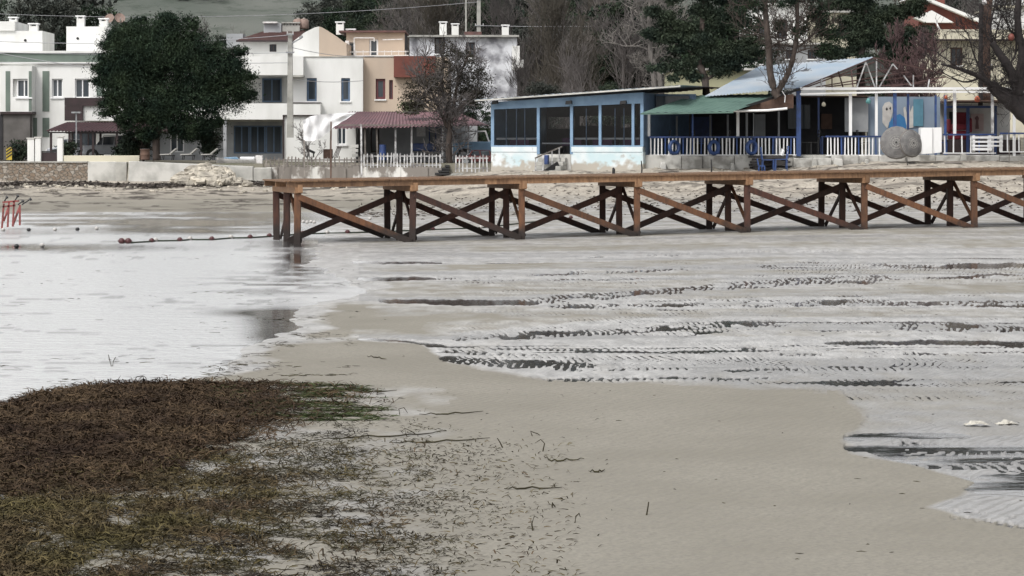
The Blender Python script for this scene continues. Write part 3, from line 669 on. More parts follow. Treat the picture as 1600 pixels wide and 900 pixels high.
# ------------------------------------------------------------------ the wooden pier
PR = Fr(465, 64.6, 1522, 69.45)
pier = thing('pier', (X(465, 64.6), 64.6, 0), 'long brown timber pier on crossed bracing running over wet sand', 'pier')
rng = random.Random(3)
def dz(u): return 1.585+.0128*u
def sz(u): return -.08+.0136*u
pu = [PR.U(x) for x in (465, 645, 815, 995, 1168, 1350, 1522)]; pu.append(pu[-1]+3.05); pu.append(pu[-1]+3.05)
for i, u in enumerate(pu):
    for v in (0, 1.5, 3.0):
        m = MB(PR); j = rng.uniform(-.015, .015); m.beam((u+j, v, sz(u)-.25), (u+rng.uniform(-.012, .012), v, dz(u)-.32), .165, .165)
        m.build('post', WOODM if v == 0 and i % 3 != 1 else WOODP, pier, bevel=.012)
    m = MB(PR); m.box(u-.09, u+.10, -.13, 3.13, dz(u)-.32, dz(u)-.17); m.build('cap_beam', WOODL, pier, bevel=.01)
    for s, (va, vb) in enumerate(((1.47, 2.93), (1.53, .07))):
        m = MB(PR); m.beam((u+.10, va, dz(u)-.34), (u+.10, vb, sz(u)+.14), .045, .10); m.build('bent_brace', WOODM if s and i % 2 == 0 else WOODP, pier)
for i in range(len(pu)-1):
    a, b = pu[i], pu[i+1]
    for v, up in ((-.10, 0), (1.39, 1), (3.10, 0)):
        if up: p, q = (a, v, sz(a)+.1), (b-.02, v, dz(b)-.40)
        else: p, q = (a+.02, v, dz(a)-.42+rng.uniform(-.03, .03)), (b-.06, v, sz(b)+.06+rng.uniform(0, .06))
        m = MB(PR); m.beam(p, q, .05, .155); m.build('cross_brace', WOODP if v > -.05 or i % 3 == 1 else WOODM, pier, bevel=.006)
for v in (-.09, 1.5, 3.09):
    for k in range(5):
        a = -.30 if k == 0 else -.30+k*5.1+.004; b = min(-.30+(k+1)*5.1, pu[-1]+.3)
        if a >= b: continue
        m = MB(PR); n = 6
        for i in range(n):
            u0 = a+(b-a)*i/n; u1 = a+(b-a)*(i+1)/n
            m.prism([(u0, dz(u0)-.172), (u1, dz(u1)-.172), (u1, dz(u1)-.035), (u0, dz(u0)-.035)], v-.035, v+.035)
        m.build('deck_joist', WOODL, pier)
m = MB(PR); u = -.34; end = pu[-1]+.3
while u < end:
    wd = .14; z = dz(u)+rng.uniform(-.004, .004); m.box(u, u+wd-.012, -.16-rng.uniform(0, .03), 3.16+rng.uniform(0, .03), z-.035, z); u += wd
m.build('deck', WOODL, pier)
for i, u in enumerate(pu):     # sawn packing blocks standing proud of the fascia at each bent
    m = MB(PR); m.box(u-.02, u+.10, -.160, -.132, dz(u)-.30, dz(u)-.10); m.build('joint_plate', WOODL, pier)
# ------------------------------------------------------------------ shore walls on the left
SW = Fr(0, 109)
def simple(name, mb, mt, label, cat, group=None, bevel=0, smooth=False, kind=None):
    o = mb.build(name, mt, bevel=bevel, smooth=smooth); return tag(o, label, cat, group, kind)
m = MB(SW); m.box(SW.U(-160), SW.U(137), 0, .5, .9, SW.Z(254)); w_ = simple('stone_wall', m, STONE, 'low rubble stone sea wall at far left below the gate', 'wall')
m = MB(SW); m.box(SW.U(-160), SW.U(137), -.05, .55, SW.Z(254), SW.Z(252)); m.build('coping', CONC, w_)
simple('concrete_wall', MB(SW).box(SW.U(137.2), SW.U(182), -.03, .6, .9, SW.Z(252.5)), CONCL, 'plain light concrete wall joining the rubble stone wall', 'wall', bevel=.02)
simple('concrete_block', MB(SW).box(SW.U(182.3), SW.U(200), -.35, .5, .9, SW.Z(253)), CONC, 'dark grey concrete block between two pale sea walls', 'block', bevel=.03)
m = MB(Fr(0, 107.6)); f_ = m.fr
m.prism([(f_.U(200), .9), (f_.U(395), .9), (f_.U(395), f_.Z(260)), (f_.U(300), f_.Z(256)), (f_.U(201), f_.Z(252))], 0, 1.2)
w_ = simple('terrace_wall', m, CONCL, 'long pale concrete terrace wall with sun loungers standing on it', 'wall', bevel=.02)
m = MB(Fr(0, 107.2)); f_ = m.fr
simple('stone_step', m.box(f_.U(395.5), f_.U(424), .1, 1, .9, f_.Z(262)), CONC, 'grey mossy concrete end block beside the rubble heap', 'block', bevel=.05)
# rubble heap: separate boulders in one heap nobody could count
m = MB(); rng = random.Random(11)
def rock(m, c, r, rng):
    n = len(m.v); k = 7; rings = []
    for i, t in enumerate((-.9, -.35, .3, .85)):
        for j in range(k):
            a = 2*math.pi*(j+.3*i)/k; rr = r*math.cos(t*1.2)*rng.uniform(.75, 1.15)
            m.v.append((c[0]+rr*math.cos(a)*1.25, c[1]+rr*math.sin(a), c[2]+r*.75*math.sin(t*1.4)*rng.uniform(.8, 1.1)))
    for i in range(3):
        for j in range(k): j2 = (j+1) % k; m.f.append((n+i*k+j, n+i*k+j2, n+(i+1)*k+j2, n+(i+1)*k+j))
    m.f.append(tuple(n+3*k+j for j in range(k)))
for i in range(150):
    px = rng.gauss(325, 27); top = 253+abs(px-322)*.62 if px > 270 else 290
    if not 268 < px < 388: continue
    d = rng.random(); Y = 106.6-2.6*d; py = top+(287-top)*d**.8+rng.uniform(-1, 2)
    rock(m, P(px, py, Y), rng.uniform(.07, .24) if i % 5 else rng.uniform(.26, .40), rng)
for i in range(34):
    px = rng.gauss(325, 28)
    if not 272 < px < 384: continue
    Y = 106.2-2.2*rng.random(); top = 254+abs(px-322)*.6; c = P(px, top+(286-top)*((106.4-Y)/2.6)**.8-1, Y); a = rng.uniform(-.9, .9); q = Vector((math.cos(a), rng.uniform(-.3, .3), math.sin(a)*.8)).normalized()*rng.uniform(.15, .32)
    m.beam(c-q, c+q, rng.uniform(.15, .4), rng.uniform(.06, .14), (rng.uniform(-.5, .5), -.6, 1))
ROCK = mat('rubble_rock', (.45,.41,.34), .9, (.22,.20,.17), 2.5, .4, .65, .4, 10, island=.3)
tag(m.build('rubble', ROCK), 'heap of broken pale stone tipped against the terrace wall', 'rubble', kind='stuff')
m = MB(); rng = random.Random(5)
for i in range(260):
    px = rng.uniform(-20, 1620) if i > 120 else rng.uniform(-20, 560); Y = rng.uniform(99, 105.5) if px > 560 else rng.gauss(103.8, .8)
    x = X(px, Y); rock(m, (x, Y, gz(x, Y)+.01), rng.uniform(.03, .11), rng)
tag(m.build('beach_stones', ROCK), 'small stones scattered over the sandy beach below the houses', 'stones', kind='stuff')
# wrack line: dark dead weed ledge
rg = np.random.default_rng(8); n = 9000
pxx = np.where(rg.random(n) < .8, rg.uniform(-60, 560, n), rg.uniform(560, 1650, n)); yy = 104.4+.5*np.sin(pxx*.02)+rg.normal(size=n)*.28
yy = np.where(pxx > 560, 93+rg.normal(size=n)*2.5, yy); xx = (pxx-800)*yy/F_PX
zz = ground_fields(xx[None, :], yy[None, :])[0][0]+rg.uniform(0, .10, n)*(pxx < 560)+.01
a = rg.normal(size=(n, 3))*np.array([1, 1, .25]); a /= np.linalg.norm(a, axis=1)[:, None]; b = np.cross(a, rg.normal(size=(n, 3))); b /= np.linalg.norm(b, axis=1)[:, None]
c = np.stack([xx, yy, zz], 1); L_ = rg.uniform(.04, .13, n)[:, None]
WRACK = mat('dead_weed', (.05,.043,.038), .95, (.12,.10,.085), 2, island=.4)
o = fast('wrack', np.stack([c-a*L_, c+b*L_*.3, c+a*L_, c-b*L_*.3], 1).reshape(-1, 3), np.arange(4*n).reshape(n, 4), WRACK)
tag(o, 'dark line of dead seaweed washed up along the beach', 'seaweed', kind='stuff')
# ------------------------------------------------------------------ windows
def window(fr, par, x0, x1, y0, y1, fm, v=.10, muntins=1, fw=.06, sill=True, gl=GLASS, name='window', sillm=None):
    u0, u1 = fr.U(x0), fr.U(x1); m_ = (x0+x1)/2; z0, z1 = fr.Z(y1, m_), fr.Z(y0, m_)
    m = MB(fr); e = .004
    m.box(u0+e, u0+fw, v, v+.08, z0+e, z1-e); m.box(u1-fw, u1-e, v, v+.08, z0+e, z1-e); m.box(u0+fw, u1-fw, v, v+.08, z0+e, z0+fw); m.box(u0+fw, u1-fw, v, v+.08, z1-fw, z1-e)
    for i in range(muntins):
        uu = u0+(u1-u0)*(i+1)/(muntins+1); m.box(uu-fw*.45, uu+fw*.45, v-.003, v+.077, z0+fw, z1-fw)
    o = m.build(name, fm, par)
    m = MB(fr); m.box(u0+fw*.8, u1-fw*.8, v+.03, v+.05, z0+fw*.8, z1-fw*.8); m.build('pane', gl, o)
    if sill: m = MB(fr); m.box(u0-.06, u1+.06, -.07, v, z0-.07, z0-.003); m.build('sill', sillm or WHITE2, o)
    return (u0, u1, z0, z1)
def hole(fr, x0, x1, y0, y1): m = (x0+x1)/2; return (fr.U(x0), fr.U(x1), fr.Z(y1, m), fr.Z(y0, m))
# ------------------------------------------------------------------ sage and white house (left)
A = Fr(0, 128)
hA = thing('house', (X(60, 128), 128, 1.7), 'white two-storey house with sage green bands behind the maroon pergola', 'house')
wins = [(26, 49, 124, 152), (81, 98, 123, 152), (117, 140, 123, 153)]
hl = [hole(A, *w_) for w_ in wins[1:]]+[hole(A, 112, 150, 196, 246)]
MB(A).wall(A.U(-160), A.U(215), 1.5, A.Z(97), 0, .3, hl).build('wall', WHITE, hA)
MB(A).box(A.U(-160), A.U(215), .302, 8, 1.5, A.Z(97)-.01).build('rear_wall', WHITE, hA)
MB(A).box(A.U(-160), A.U(217), -.06, 8.05, A.Z(96.9), A.Z(83)).build('green_band', GREEN_R, hA)
MB(A).box(A.U(-162), A.U(219), -.14, 8.1, A.Z(82.9), A.Z(79.5)).build('parapet', WHITE, hA)
MB(A).box(A.U(-162), A.U(219), -.12, -.0, A.Z(100), A.Z(97.1)).build('cornice', WHITE, hA)
# projecting bay
b0, b1, bz0, bz1 = A.U(7), A.U(56), A.Z(175), A.Z(104)
MB(A).wall(b0, b1, bz0, bz1, -1.0, -.8, [hole(A, 26, 49, 124, 152)]).build('bay', WHITE, hA)
MB(A).box(b0, b1, -.79, -.002, bz0, bz1).build('bay_side', WHITE, hA)
Ab = Fr(0, 127)
window(Ab, hA, 26, 49, 124, 152, WHITE2)
for w_ in wins[1:]: window(A, hA, *w_, WHITE2)
MB(A).box(b0-.02, b1+.02, -1.05, .0, bz0-.12, bz0-.004).build('bay_slab', DARKB, hA)
for (x0, x1, y0, y1, v) in ((15, 22, 112, 174, -1.02), (51, 55.5, 112, 174, -1.02), (66.5, 77, 111, 174, -.03), (66.5, 77, 184, 214, -.03), (52, 58, 184, 214, -.03), (2, 6, 112, 156, -.03), (151, 160, 130, 150, -.03)):
    MB(A).pbox(x0, x1, y0, y1, v, v+.03-.004).build('green_panel', GREEN_R, hA)
MB(A).pbox(-40, 52, 178, 250, -.9, -.3).build('ground_floor', mat('shaded_grey_render', (.13,.12,.115), .9, (.08,.075,.07), 1.5), hA)  # shade below the bay is put into this dark colour
for (x0, x1, y0, y1) in ((-36, 10, 180, 248),): MB(A).pbox(x0, x1, y0, y1, -.95, -.904).build('garage_dark_panel', DARK, hA)  # flat slab on the wall, recess shade painted as its near-black colour
# dark balcony
MB(A).box(A.U(109), A.U(171), -1.5, -.003, A.Z(166), A.Z(153.5)).build('balcony', DARKB, hA)
MB(A).pbox(109, 137, 166.2, 189, -1.5, -1.3).build('balcony_screen', DARKB, hA)
MB(A).pbox(137.3, 205, 166, 189, -1.35, -.003).build('balcony_front', WHITE, hA)
MB(A).box(A.U(160), A.U(215), -.6, -.004, A.Z(165), A.Z(153)).build('balcony_rail', DARKB, hA)
window(A, hA, 112, 150, 196, 246, DARKB, muntins=2, sill=False, name='glass_door')
def chimney(fr, par, x0, x1, y0, y1, v=2.0, mt=WHITE, cap=True):
    u0, u1 = fr.U((x0)), fr.U(x1); z0, z1 = fr.Z(y1), fr.Z(y0); m = MB(fr); m.box(u0, u1, v, v+(u1-u0), z0-.02, z1-.12); o = m.build('chimney', mt, par)
    if cap:
        m = MB(fr)
        for uu in (u0, u1-.08):
            for vv in (v, v+(u1-u0)-.08): m.box(uu, uu+.08, vv, vv+.08, z1-.12, z1-.03)
        m.box(u0-.05, u1+.05, v-.05, v+(u1-u0)+.05, z1-.03, z1+.03); m.build('chimney_cap', WHITE2, o)
m = MB(A); m.box(A.U(-120), A.U(57), 1.6, 5, A.Z(80), A.Z(46)); m.box(A.U(-120), A.U(14), 1.5, 5.1, A.Z(46)+.003, A.Z(31)); m.build('roof_block', WHITE, hA)
m = MB(A); m.box(A.U(95), A.U(158), 1.6, 5, A.Z(80), A.Z(39)); m.build('roof_block', WHITE, hA)
for c in ((33, 47, 34, 46), (109, 121, 22, 39), (145, 158, 26, 39), (2, 14, 24, 31)): chimney(A, hA, *c)
m = MB(A)
for x_, y_ in ((30, 61), (113, 58)): m.tube([(A.U(x_), 1.57, A.Z(y_)), (A.U(x_), 1.64, A.Z(y_))], .07, 8)
m.build('vent_hole', BLACK, hA)
def dish(label, px, py, Y, r, tilt, mt=CLAY, group=None, rim=True):
    c = P(px, py, Y); t = thing('satellite_dish', (c.x, c.y+.3, c.z-r*1.2), label, 'satellite dish', group)
    m = MB(); n = 14; ax = Vector((tilt, -1, .45)).normalized(); a = ax.cross(Vector((0,0,1))).normalized(); b = a.cross(ax)
    for i in range(5):
        rr = r*i/4+.002
        for j in range(n): th = 2*math.pi*j/n; m.v.append(tuple(c+a*math.cos(th)*rr+b*math.sin(th)*rr+ax*(.28*r*(i/4)**2)))
    for i in range(4):
        for j in range(n): j2 = (j+1) % n; m.f.append((i*n+j, (i+1)*n+j, (i+1)*n+j2, i*n+j2))
    m.build('reflector', mt, t, smooth=True)
    MB().tube([c-ax*.02, c+Vector((0, .3, -.1)), c+Vector((0, .3, -r*1.2))], .03, 6).build('mast', METAL, t)
    MB().tube([c-b*r*.9+ax*.2*r, c+ax*r*.9-b*.2*r], .015, 5).build('feed_arm', METAL, t)
dish('pink rusty satellite dish on the left house roof, nearer the chimney', 171.5, 29.5, 131, .26, -.3)
dish('pink rusty satellite dish on the left house roof, above the pine', 187, 29, 131, .27, .35)
# hedge, gate, pillars, sign, pergola
m = MB(SW)
def pillar(x0, x1, y0, lab):
    m = MB(SW); m.box(SW.U(x0), SW.U(x1), .1, .1+SW.U(x1)-SW.U(x0), 1.6, SW.Z(y0)); o = simple('gate_pillar', m, WHITE, lab, 'pillar', bevel=.015)
    m = MB(SW); m.box(SW.U(x0)-.03, SW.U(x1)+.03, .07, .13+SW.U(x1)-SW.U(x0), SW.Z(y0)+.002, SW.Z(y0)+.05); m.build('pillar_cap', CONCL, o)
pillar(42, 52.5, 217, 'leftmost of the three pale gate pillars, bright white'); pillar(54, 63, 215.5, 'cream gate pillar just left of the dark gate'); pillar(88.5, 97.5, 214.5, 'cream gate pillar just right of the dark gate')
gt = thing('gate', P(75.5, 252, 109.3), 'low dark solid metal gate between the two cream pillars', 'gate')
m = MB(SW); m.pbox(63.6, 88, 238, 252, .25, .29); m.build('panel', DARKB, gt); m = MB(SW); m.pbox(63.6, 88, 236, 237.8, .23, .31); m.build('top_rail', BLACK, gt)
m = MB(SW); m.box(SW.U(98), SW.U(217), .15, .4, 1.6, SW.Z(243)); simple('garden_wall', m, CREAM, 'low cream garden wall in front of the maroon pergola', 'wall', bevel=.015)
sg = thing('chevron_sign', P(10, 252, 109.6), 'black and yellow chevron board standing left of the gate pillars', 'sign')
m = MB(SW); m.box(SW.U(6), SW.U(15), .5, .53, SW.Z(250), SW.Z(230)); m.build('board', SIGNY, sg)
m = MB(SW)
for k in range(4):
    z = SW.Z(248-k*5); a = SW.U(6.3); b = SW.U(14.7); m.prism([(a, z), (b, z+.16), (b, z+.22), (a, z+.06)], .485, .499)
m.build('stripes', BLACK, sg); MB(SW).box(SW.U(10), SW.U(11), .54, .58, 1.6, SW.Z(232)).build('post', METAL, sg)
def bush(label, px, py, rx, ry, Y, n, seed, lm=LDARK, size=.07, dep=.8, cat='bush', extra=None):
    t = thing('bush', (X(px, Y), Y, Zp(py+ry, Y)), label, cat); rng = random.Random(seed)
    bl = [(px, py, rx, ry)]+[(px+rng.uniform(-.8, .8)*rx, py+rng.uniform(-.5, .6)*ry, rx*.4, ry*.45) for _ in range(5)]+(extra or [])
    segs = []
    for k in range(4):
        a = P(px+rng.uniform(-.3, .3)*rx, py+ry, Y); grow(segs, a, (rng.gauss(0, .4), rng.gauss(0, .4), 1), ry*1.2*Y/F_PX, .03, 2, rng)
    segmesh('stems', segs, BARK, t, 4); leaves('foliage', blobs_px(bl, Y, dep), n, size, lm, t, seed); return t
bush('dark green clipped hedge between chevron sign and gate pillars', 29, 236, 12, 16, 111, 2500, 21)
bush('dark shrub under the right half of the maroon pergola', 196, 235, 14, 10, 116, 1800, 22)
bush('small dark shrub just behind the cream garden wall, left part', 105, 233, 9, 10, 115, 1200, 23)
pg = thing('pergola', P(150, 246, 120), 'pergola with a maroon tiled roof in front of the left house', 'pergola')
PG = Fr(0, 119); u0, u1 = PG.U(72), PG.U(262)
m = MB(PG); m.corr((u0, -.2, PG.Z(205)), (u1, -.2, PG.Z(205)), (u1-.3, 2.4, PG.Z(190.5)), (u0+.55, 2.4, PG.Z(190.5)), 34, .03, 5); m.corr((u1-.3, 2.4, PG.Z(190.5)), (u0+.55, 2.4, PG.Z(190.5)), (u0, 5, PG.Z(205)), (u1, 5, PG.Z(205)), 34, .03, 5); m.build('roof', TILE, pg)
m = MB(PG); m.box(u0+.1, u1-.1, -.05, .05, PG.Z(208), PG.Z(206)); m.box(u0+.1, u1-.1, 4.7, 4.8, PG.Z(208), PG.Z(206)); m.build('beam', DARKB, pg)
for px_, v in ((78, 0), (107, 0), (125, 0), (144, 0), (181, 0), (215, 0), (84, 4.7), (130, 4.7), (200, 4.7)):
    m = MB(PG); uu = PG.U(px_)+.05; m.box(uu-.05, uu+.05, v-.045, v+.045, 1.65, PG.Z(206)-.05); m.build('post', DARKB, pg)
lm_ = thing('street_lamp', P(119, 246, 116.5), 'small grey garden lamp rising in front of the pergola roof', 'lamp'); LP = Fr(0, 116.5)
MB(LP).box(LP.U(118), LP.U(120), 0, .06, 1.65, LP.Z(177)).build('pole', METAL, lm_); MB(LP).box(LP.U(112), LP.U(126), -.1, .16, LP.Z(177)+.002, LP.Z(174.5)).build('lamp_head', METAL, lm_)
# parked cars
def car(label, fr, u, v, z, L, Hh, paint, flip=1, pickup=False, group=None, tyre=.3):
    q = fr.W((u+L/2, v+.8, z)); t = thing('parked_car' if not pickup else 'pickup', q, label, 'car' if not pickup else 'pickup', group)
    def U_(a): return u+L*(a if flip > 0 else 1-a)
    body = [(0, .28), (.02, .55), (.03, .62), (.30, .66), (.75, .66), (.97, .60), (1, .45), (.99, .25)]
    m = MB(fr); m.prism([(U_(a), z+Hh*b) for a, b in (body if flip > 0 else body[::-1])], v, v+1.6); m.build('body', paint, t, bevel=.04)
    cab = [(.22, .655), (.34, .97), (.66, 1.0), (.82, .655)] if not pickup else [(.38, .655), (.42, .98), (.64, 1.0), (.66, .655)]
    if not pickup:
        m = MB(fr); m.prism([(U_(a), z+Hh*b) for a, b in (cab if flip > 0 else cab[::-1])], v+.12, v+1.48); m.build('cabin', GLASS, t, bevel=.03)
        m = MB(fr); m.box(min(U_(.35), U_(.66)), max(U_(.35), U_(.66)), v+.1, v+1.5, z+Hh*1.0, z+Hh*1.03); m.build('roof', paint, t)
        for a in (.33, .52, .74): m = MB(fr); m.beam((U_(a), v+.10, z+Hh*.66), (U_(a+(.02 if a < .6 else -.06)), v+.10, z+Hh*.99), .05, .05); m.build('pillar', paint, t)
    else:
        m = MB(fr)
        for vv in (v+.12, v+1.42):
            m.beam((U_(.38), vv, z+Hh*.66), (U_(.44), vv, z+Hh*1.0), .06); m.beam((U_(.44), vv, z+Hh*1.0), (U_(.80), vv, z+Hh*.98), .05); m.beam((U_(.80), vv, z+Hh*.98), (U_(.80), vv, z+Hh*.66), .05)
        m.beam((U_(.44), v+.12, z+Hh), (U_(.44), v+1.42, z+Hh), .05); m.beam((U_(.80), v+.12, z+Hh*.98), (U_(.80), v+1.42, z+Hh*.98), .05); m.build('frame', WPLAST, t)
        m = MB(fr); m.prism([(U_(-.0), z+Hh*.62), (U_(.03), z+Hh*.70), (U_(.36), z+Hh*.70), (U_(.37), z+Hh*.6)], v+.05, v+1.55); m.build('hood', paint, t)
    for a in (.17, .80):
        for vv in (v-.03, v+1.45):
            c0, c1 = (U_(a), vv, z+tyre), (U_(a), vv+.18, z+tyre); w2 = MB(fr).tube([c0, c1], tyre, 16).build('wheel', RUBBER, t)
            MB(fr).tube([(U_(a), vv-.012, z+tyre), (U_(a), vv+.19, z+tyre)], tyre*.55, 10).build('rim', METAL, w2)
    for vv in (v+.15, v+1.25):
        m = MB(fr); uu = U_(1.0); m.box(min(uu, uu+.02*flip), max(uu, uu+.02*flip)+.01, vv, vv+.2, z+Hh*.46, z+Hh*.56); m.build('headlight', WPLAST, t)
CF = Fr(0, 123)
car('silver car parked beneath the maroon pergola, seen side on', CF, CF.U(128), 0, 1.72, 2.9, 1.2, CARS)
car('light silver car parked further left behind the white gate wall', CF, CF.U(66), 1.0, 1.7, 2.2, 1.05, CARS, -1)
# barrel, loungers, small boat
BF = Fr(0, 109); br = thing('barrel', P(225, 250, 109.2), 'rusty brown barrel standing left of the pine trunk', 'barrel')
MB(BF).lathe((BF.U(225), .3, BF.Z(250)), [(.20,0),(.22,.02),(.20,.05),(.205,.2),(.215,.22),(.205,.24),(.20,.42),(.22,.44),(.20,.46)], 16).build('body', WOODB, br, smooth=True)
MB(BF).lathe((BF.U(225), .3, BF.Z(250)+.462), [(.20,0),(.20,.02),(.03,.03)], 16).build('lid', BLACK, br)
lg = 'sun loungers on the terrace wall'
def lounger(px, label, col):
    LF = Fr(0, 108.0); t = thing('sun_lounger', P(px, 250.5, 108.3), label, 'sun lounger', lg); u = LF.U(px); z = LF.Z(250); s = .027
    m = MB(LF); m.beam((u-.30, .1, z+.2), (u+.22, .1, z+.18), .03, .05); m.beam((u-.30, .65, z+.2), (u+.22, .65, z+.18), .03, .05)
    m.build('frame', BLACK, t); m = MB(LF); m.prism([(u-.34, z+.21), (u+.12, z+.22), (u+.12, z+.26), (u-.34, z+.25)], .08, .67); m.build('seat', CONC, t)
    m = MB(LF); m.prism([(u+.06, z+.23), (u+.34, z+.46), (u+.31, z+.49), (u+.03, z+.26)], .08, .67); m.beam((u+.06,.1,z+.23),(u+.34,.1,z+.47),.03); m.build('backrest', CONC, t)
    for uu in (-.26, .16):
        for vv in (.1, .62): m = MB(LF); m.beam((u+uu, vv, z), (u+uu+.03, vv, z+.2), .035); m.build('leg', BLACK, t)
for p_, l_ in ((262, 'grey wooden sun lounger nearest the pine trunk'), (294, 'middle grey wooden sun lounger of the three on the terrace'), (326, 'rightmost grey sun lounger, just above the rubble heap')): lounger(p_, l_, 0)
bo = thing('boat', P(368, 258, 108.4), 'small white boat with pale blue deck lying right of the loungers', 'boat'); BF2 = Fr(0, 108.6)
def hull(fr, u0, u1, v0, v1, z0, z1):
    m = MB(fr); n = 10; rings = 5; base = len(m.v)
    for i in range(n+1):
        t = i/n; wv = (v1-v0)/2*min(1, (1-t)*2.6+.12)**.6; dd = (z1-z0)*(.85+.3*(t)**2)
        for j in range(rings+1):
            a = math.pi*j/rings; m.pt((u0+(u1-u0)*t, (v0+v1)/2-wv*math.cos(a), z0+dd*(1-math.sin(a)**.6)))
    for i in range(n):
        for j in range(rings): k = base+i*(rings+1)+j; m.f.append((k, k+rings+1, k+rings+2, k+1))
    return m
hull(BF2, BF2.U(400), BF2.U(337), 0, .9, BF2.Z(260), BF2.Z(248)).build('hull', WPLAST, bo, smooth=True)
m = MB(BF2); m.prism([(BF2.U(342), BF2.Z(250)), (BF2.U(372), BF2.Z(249)), (BF2.U(368), BF2.Z(245)), (BF2.U(350), BF2.Z(246))], .25, .65); m.build('deck', CARB, bo, bevel=.02)
m = MB(BF2); m.pbox(374, 397, 245, 250, .2, .7); m.build('cover', TARP, bo, bevel=.03)
m = MB(BF2); m.pbox(398, 409, 243, 259, .3, .6); simple('cool_box', m, WPLAST, 'upright white plastic box right of the small boat', 'box', bevel=.02)
# ------------------------------------------------------------------ white balcony house
B = Fr(0, 130); wallB = WHITE
hB = thing('house', (X(470, 130), 130, 1.7), 'white house with blue windows and open balconies behind the utility pole', 'house')
MB(B).wall(B.U(457), B.U(567), 1.6, B.Z(90), 0, .3, [hole(B, 479, 495, 122, 158), hole(B, 533, 547, 122, 158)]).build('wall', WHITE, hB)
MB(B).box(B.U(457), B.U(567), .302, 7, 1.6, B.Z(90)-.01).build('rear_wall', WHITE, hB)
window(B, hB, 479, 495, 122, 158, BFRAME, fw=.10, muntins=0); window(B, hB, 533, 547, 122, 158, BFRAME, fw=.10, muntins=0)
MB(B).box(B.U(200), B.U(456.8), 1.6, 7, B.Z(190), B.Z(89)).build('upper_core', WHITE, hB)
window(B, hB, 405, 436, 121, 159, BFRAME, v=1.50, muntins=1, fw=.08, sill=False, name='balcony_door')
MB(B).box(B.U(200), B.U(476), -.9, 1.6, B.Z(118), B.Z(89)).build('top_parapet', WHITE, hB)
MB(B).box(B.U(456), B.U(476), -.9, -.004, B.Z(121), B.Z(118)-.004).build('soffit', CONC, hB)
MB(B).box(B.U(200), B.U(503), -1.0, -.004, B.Z(187), B.Z(162)).build('balcony', WHITE, hB)
MB(B).box(B.U(200), B.U(456.5), 0, 1.6, B.Z(190), B.Z(183)).build('balcony_floor', CONC, hB)
MB(B).box(B.U(455.5), B.U(503), -1.03, .0, B.Z(162)+.002, B.Z(160.5)).build('balcony_coping', DARKB, hB)
MB(B).wall(B.U(200), B.U(456.8), 1.6, B.Z(190), .9, 1.15, [hole(B, 362, 438, 196, 240), hole(B, 262, 284, 200, 238), hole(B, 320, 333, 200, 238)]).build('ground_floor_wall', GREYW, hB)
MB(B).box(B.U(200), B.U(456), 1.6, 6, 1.6, B.Z(190)-.02).build('ground_floor_core', DARK, hB)
for x_ in (352, 445):
    MB(B).box(B.U(x_), B.U(x_+5), -.9, -.65, 1.6, B.Z(187)-.003).build('column', GREYW, hB)
for x0, x1 in ((362, 387), (387.4, 412), (412.4, 438)): window(B, hB, x0, x1, 196, 240, BFRAME, v=.95, fw=.07, muntins=1, sill=False, name='glass_door')
for x0, x1 in ((262, 284), (320, 333)): window(B, hB, x0, x1, 200, 238, WHITE2, v=.95, fw=.06, muntins=1, sill=False)
# curved gable top and upper storey
zz_ = [B.Z(y) for y in (89, 64, 50, 42.5, 41, 43, 52, 64, 67, 89)]; uu_ = [B.U(x) for x in (458, 458, 476, 491, 498, 504, 518, 534, 541, 541)]
def curve(u, z, sp): return list(zip(u, z))
MB(B).prism([(uu_[0], zz_[0]), (B.U(498), zz_[0]), (uu_[4], zz_[4]), (uu_[3], zz_[3]), (uu_[2], zz_[2]), (uu_[1], zz_[1])], .25, 5).build('gable', WHITE, hB)
MB(B).prism([(B.U(498.1), zz_[0]), (uu_[9], zz_[9]), (uu_[8], zz_[8]), (uu_[7], zz_[7]), (uu_[6], zz_[6]), (uu_[5], zz_[5]), (B.U(498.1), zz_[4])], .25, 5).build('gable_side', BEIGE, hB)
MB(B).box(B.U(457), B.U(567), -.03, .25, B.Z(90)+.002, B.Z(88)).build('coping', CONC, hB)
# upper white storey with red roof
hD = thing('house', (X(415, 138), 138, 1.7), 'small white upper house with red tiled roof just left of the utility pole', 'house'); D = Fr(0, 138)
MB(D).wall(D.U(375), D.U(462), D.Z(250), D.Z(63.5), 0, .3, [hole(D, 421, 432, 69, 81)]).build('wall', WHITE, hD); MB(D).box(D.U(375), D.U(462), .302, 6, 1.6, D.Z(64)).build('rear_wall', WHITE, hD)
window(D, hD, 421, 432, 69, 81, DARKB, muntins=1, sill=False)
m = MB(D); a_, b_, c_ = D.U(370), D.U(470), D.U(402); m.corr((a_, -.35, D.Z(64)), (b_, -.35, D.Z(64)), (b_, 3, D.Z(43)), (c_, 3, D.Z(46)), 30, .03, 5); m.corr((c_, 3, D.Z(46)), (b_, 3, D.Z(43)), (b_, 6.3, D.Z(64)), (a_, 6.3, D.Z(64)), 30, .03, 5); m.build('roof', TILER, hD)
MB(D).box(D.U(370), D.U(462), -.4, -.36, D.Z(66), D.Z(63)).build('gutter', DARKB, hD)
chimney(D, hD, 365, 372, 54, 74, .6)
MB(D).box(D.U(352), D.U(378), .5, 2, D.Z(74), D.Z(52)).build('side_block', GREYW, hD)
m = MB(D); m.box(D.U(405), D.U(433), 2.5, 4, D.Z(48), D.Z(33)); m.build('parapet', GREYW, hD); m = MB(D); m.box(D.U(404), D.U(427), 2.3, 4.1, D.Z(33)+.002, D.Z(30.5)); m.build('solar_panel', WPLAST, hD)
m = MB(D); m.box(D.U(434), D.U(462), 2.6, 4, D.Z(46), D.Z(36));
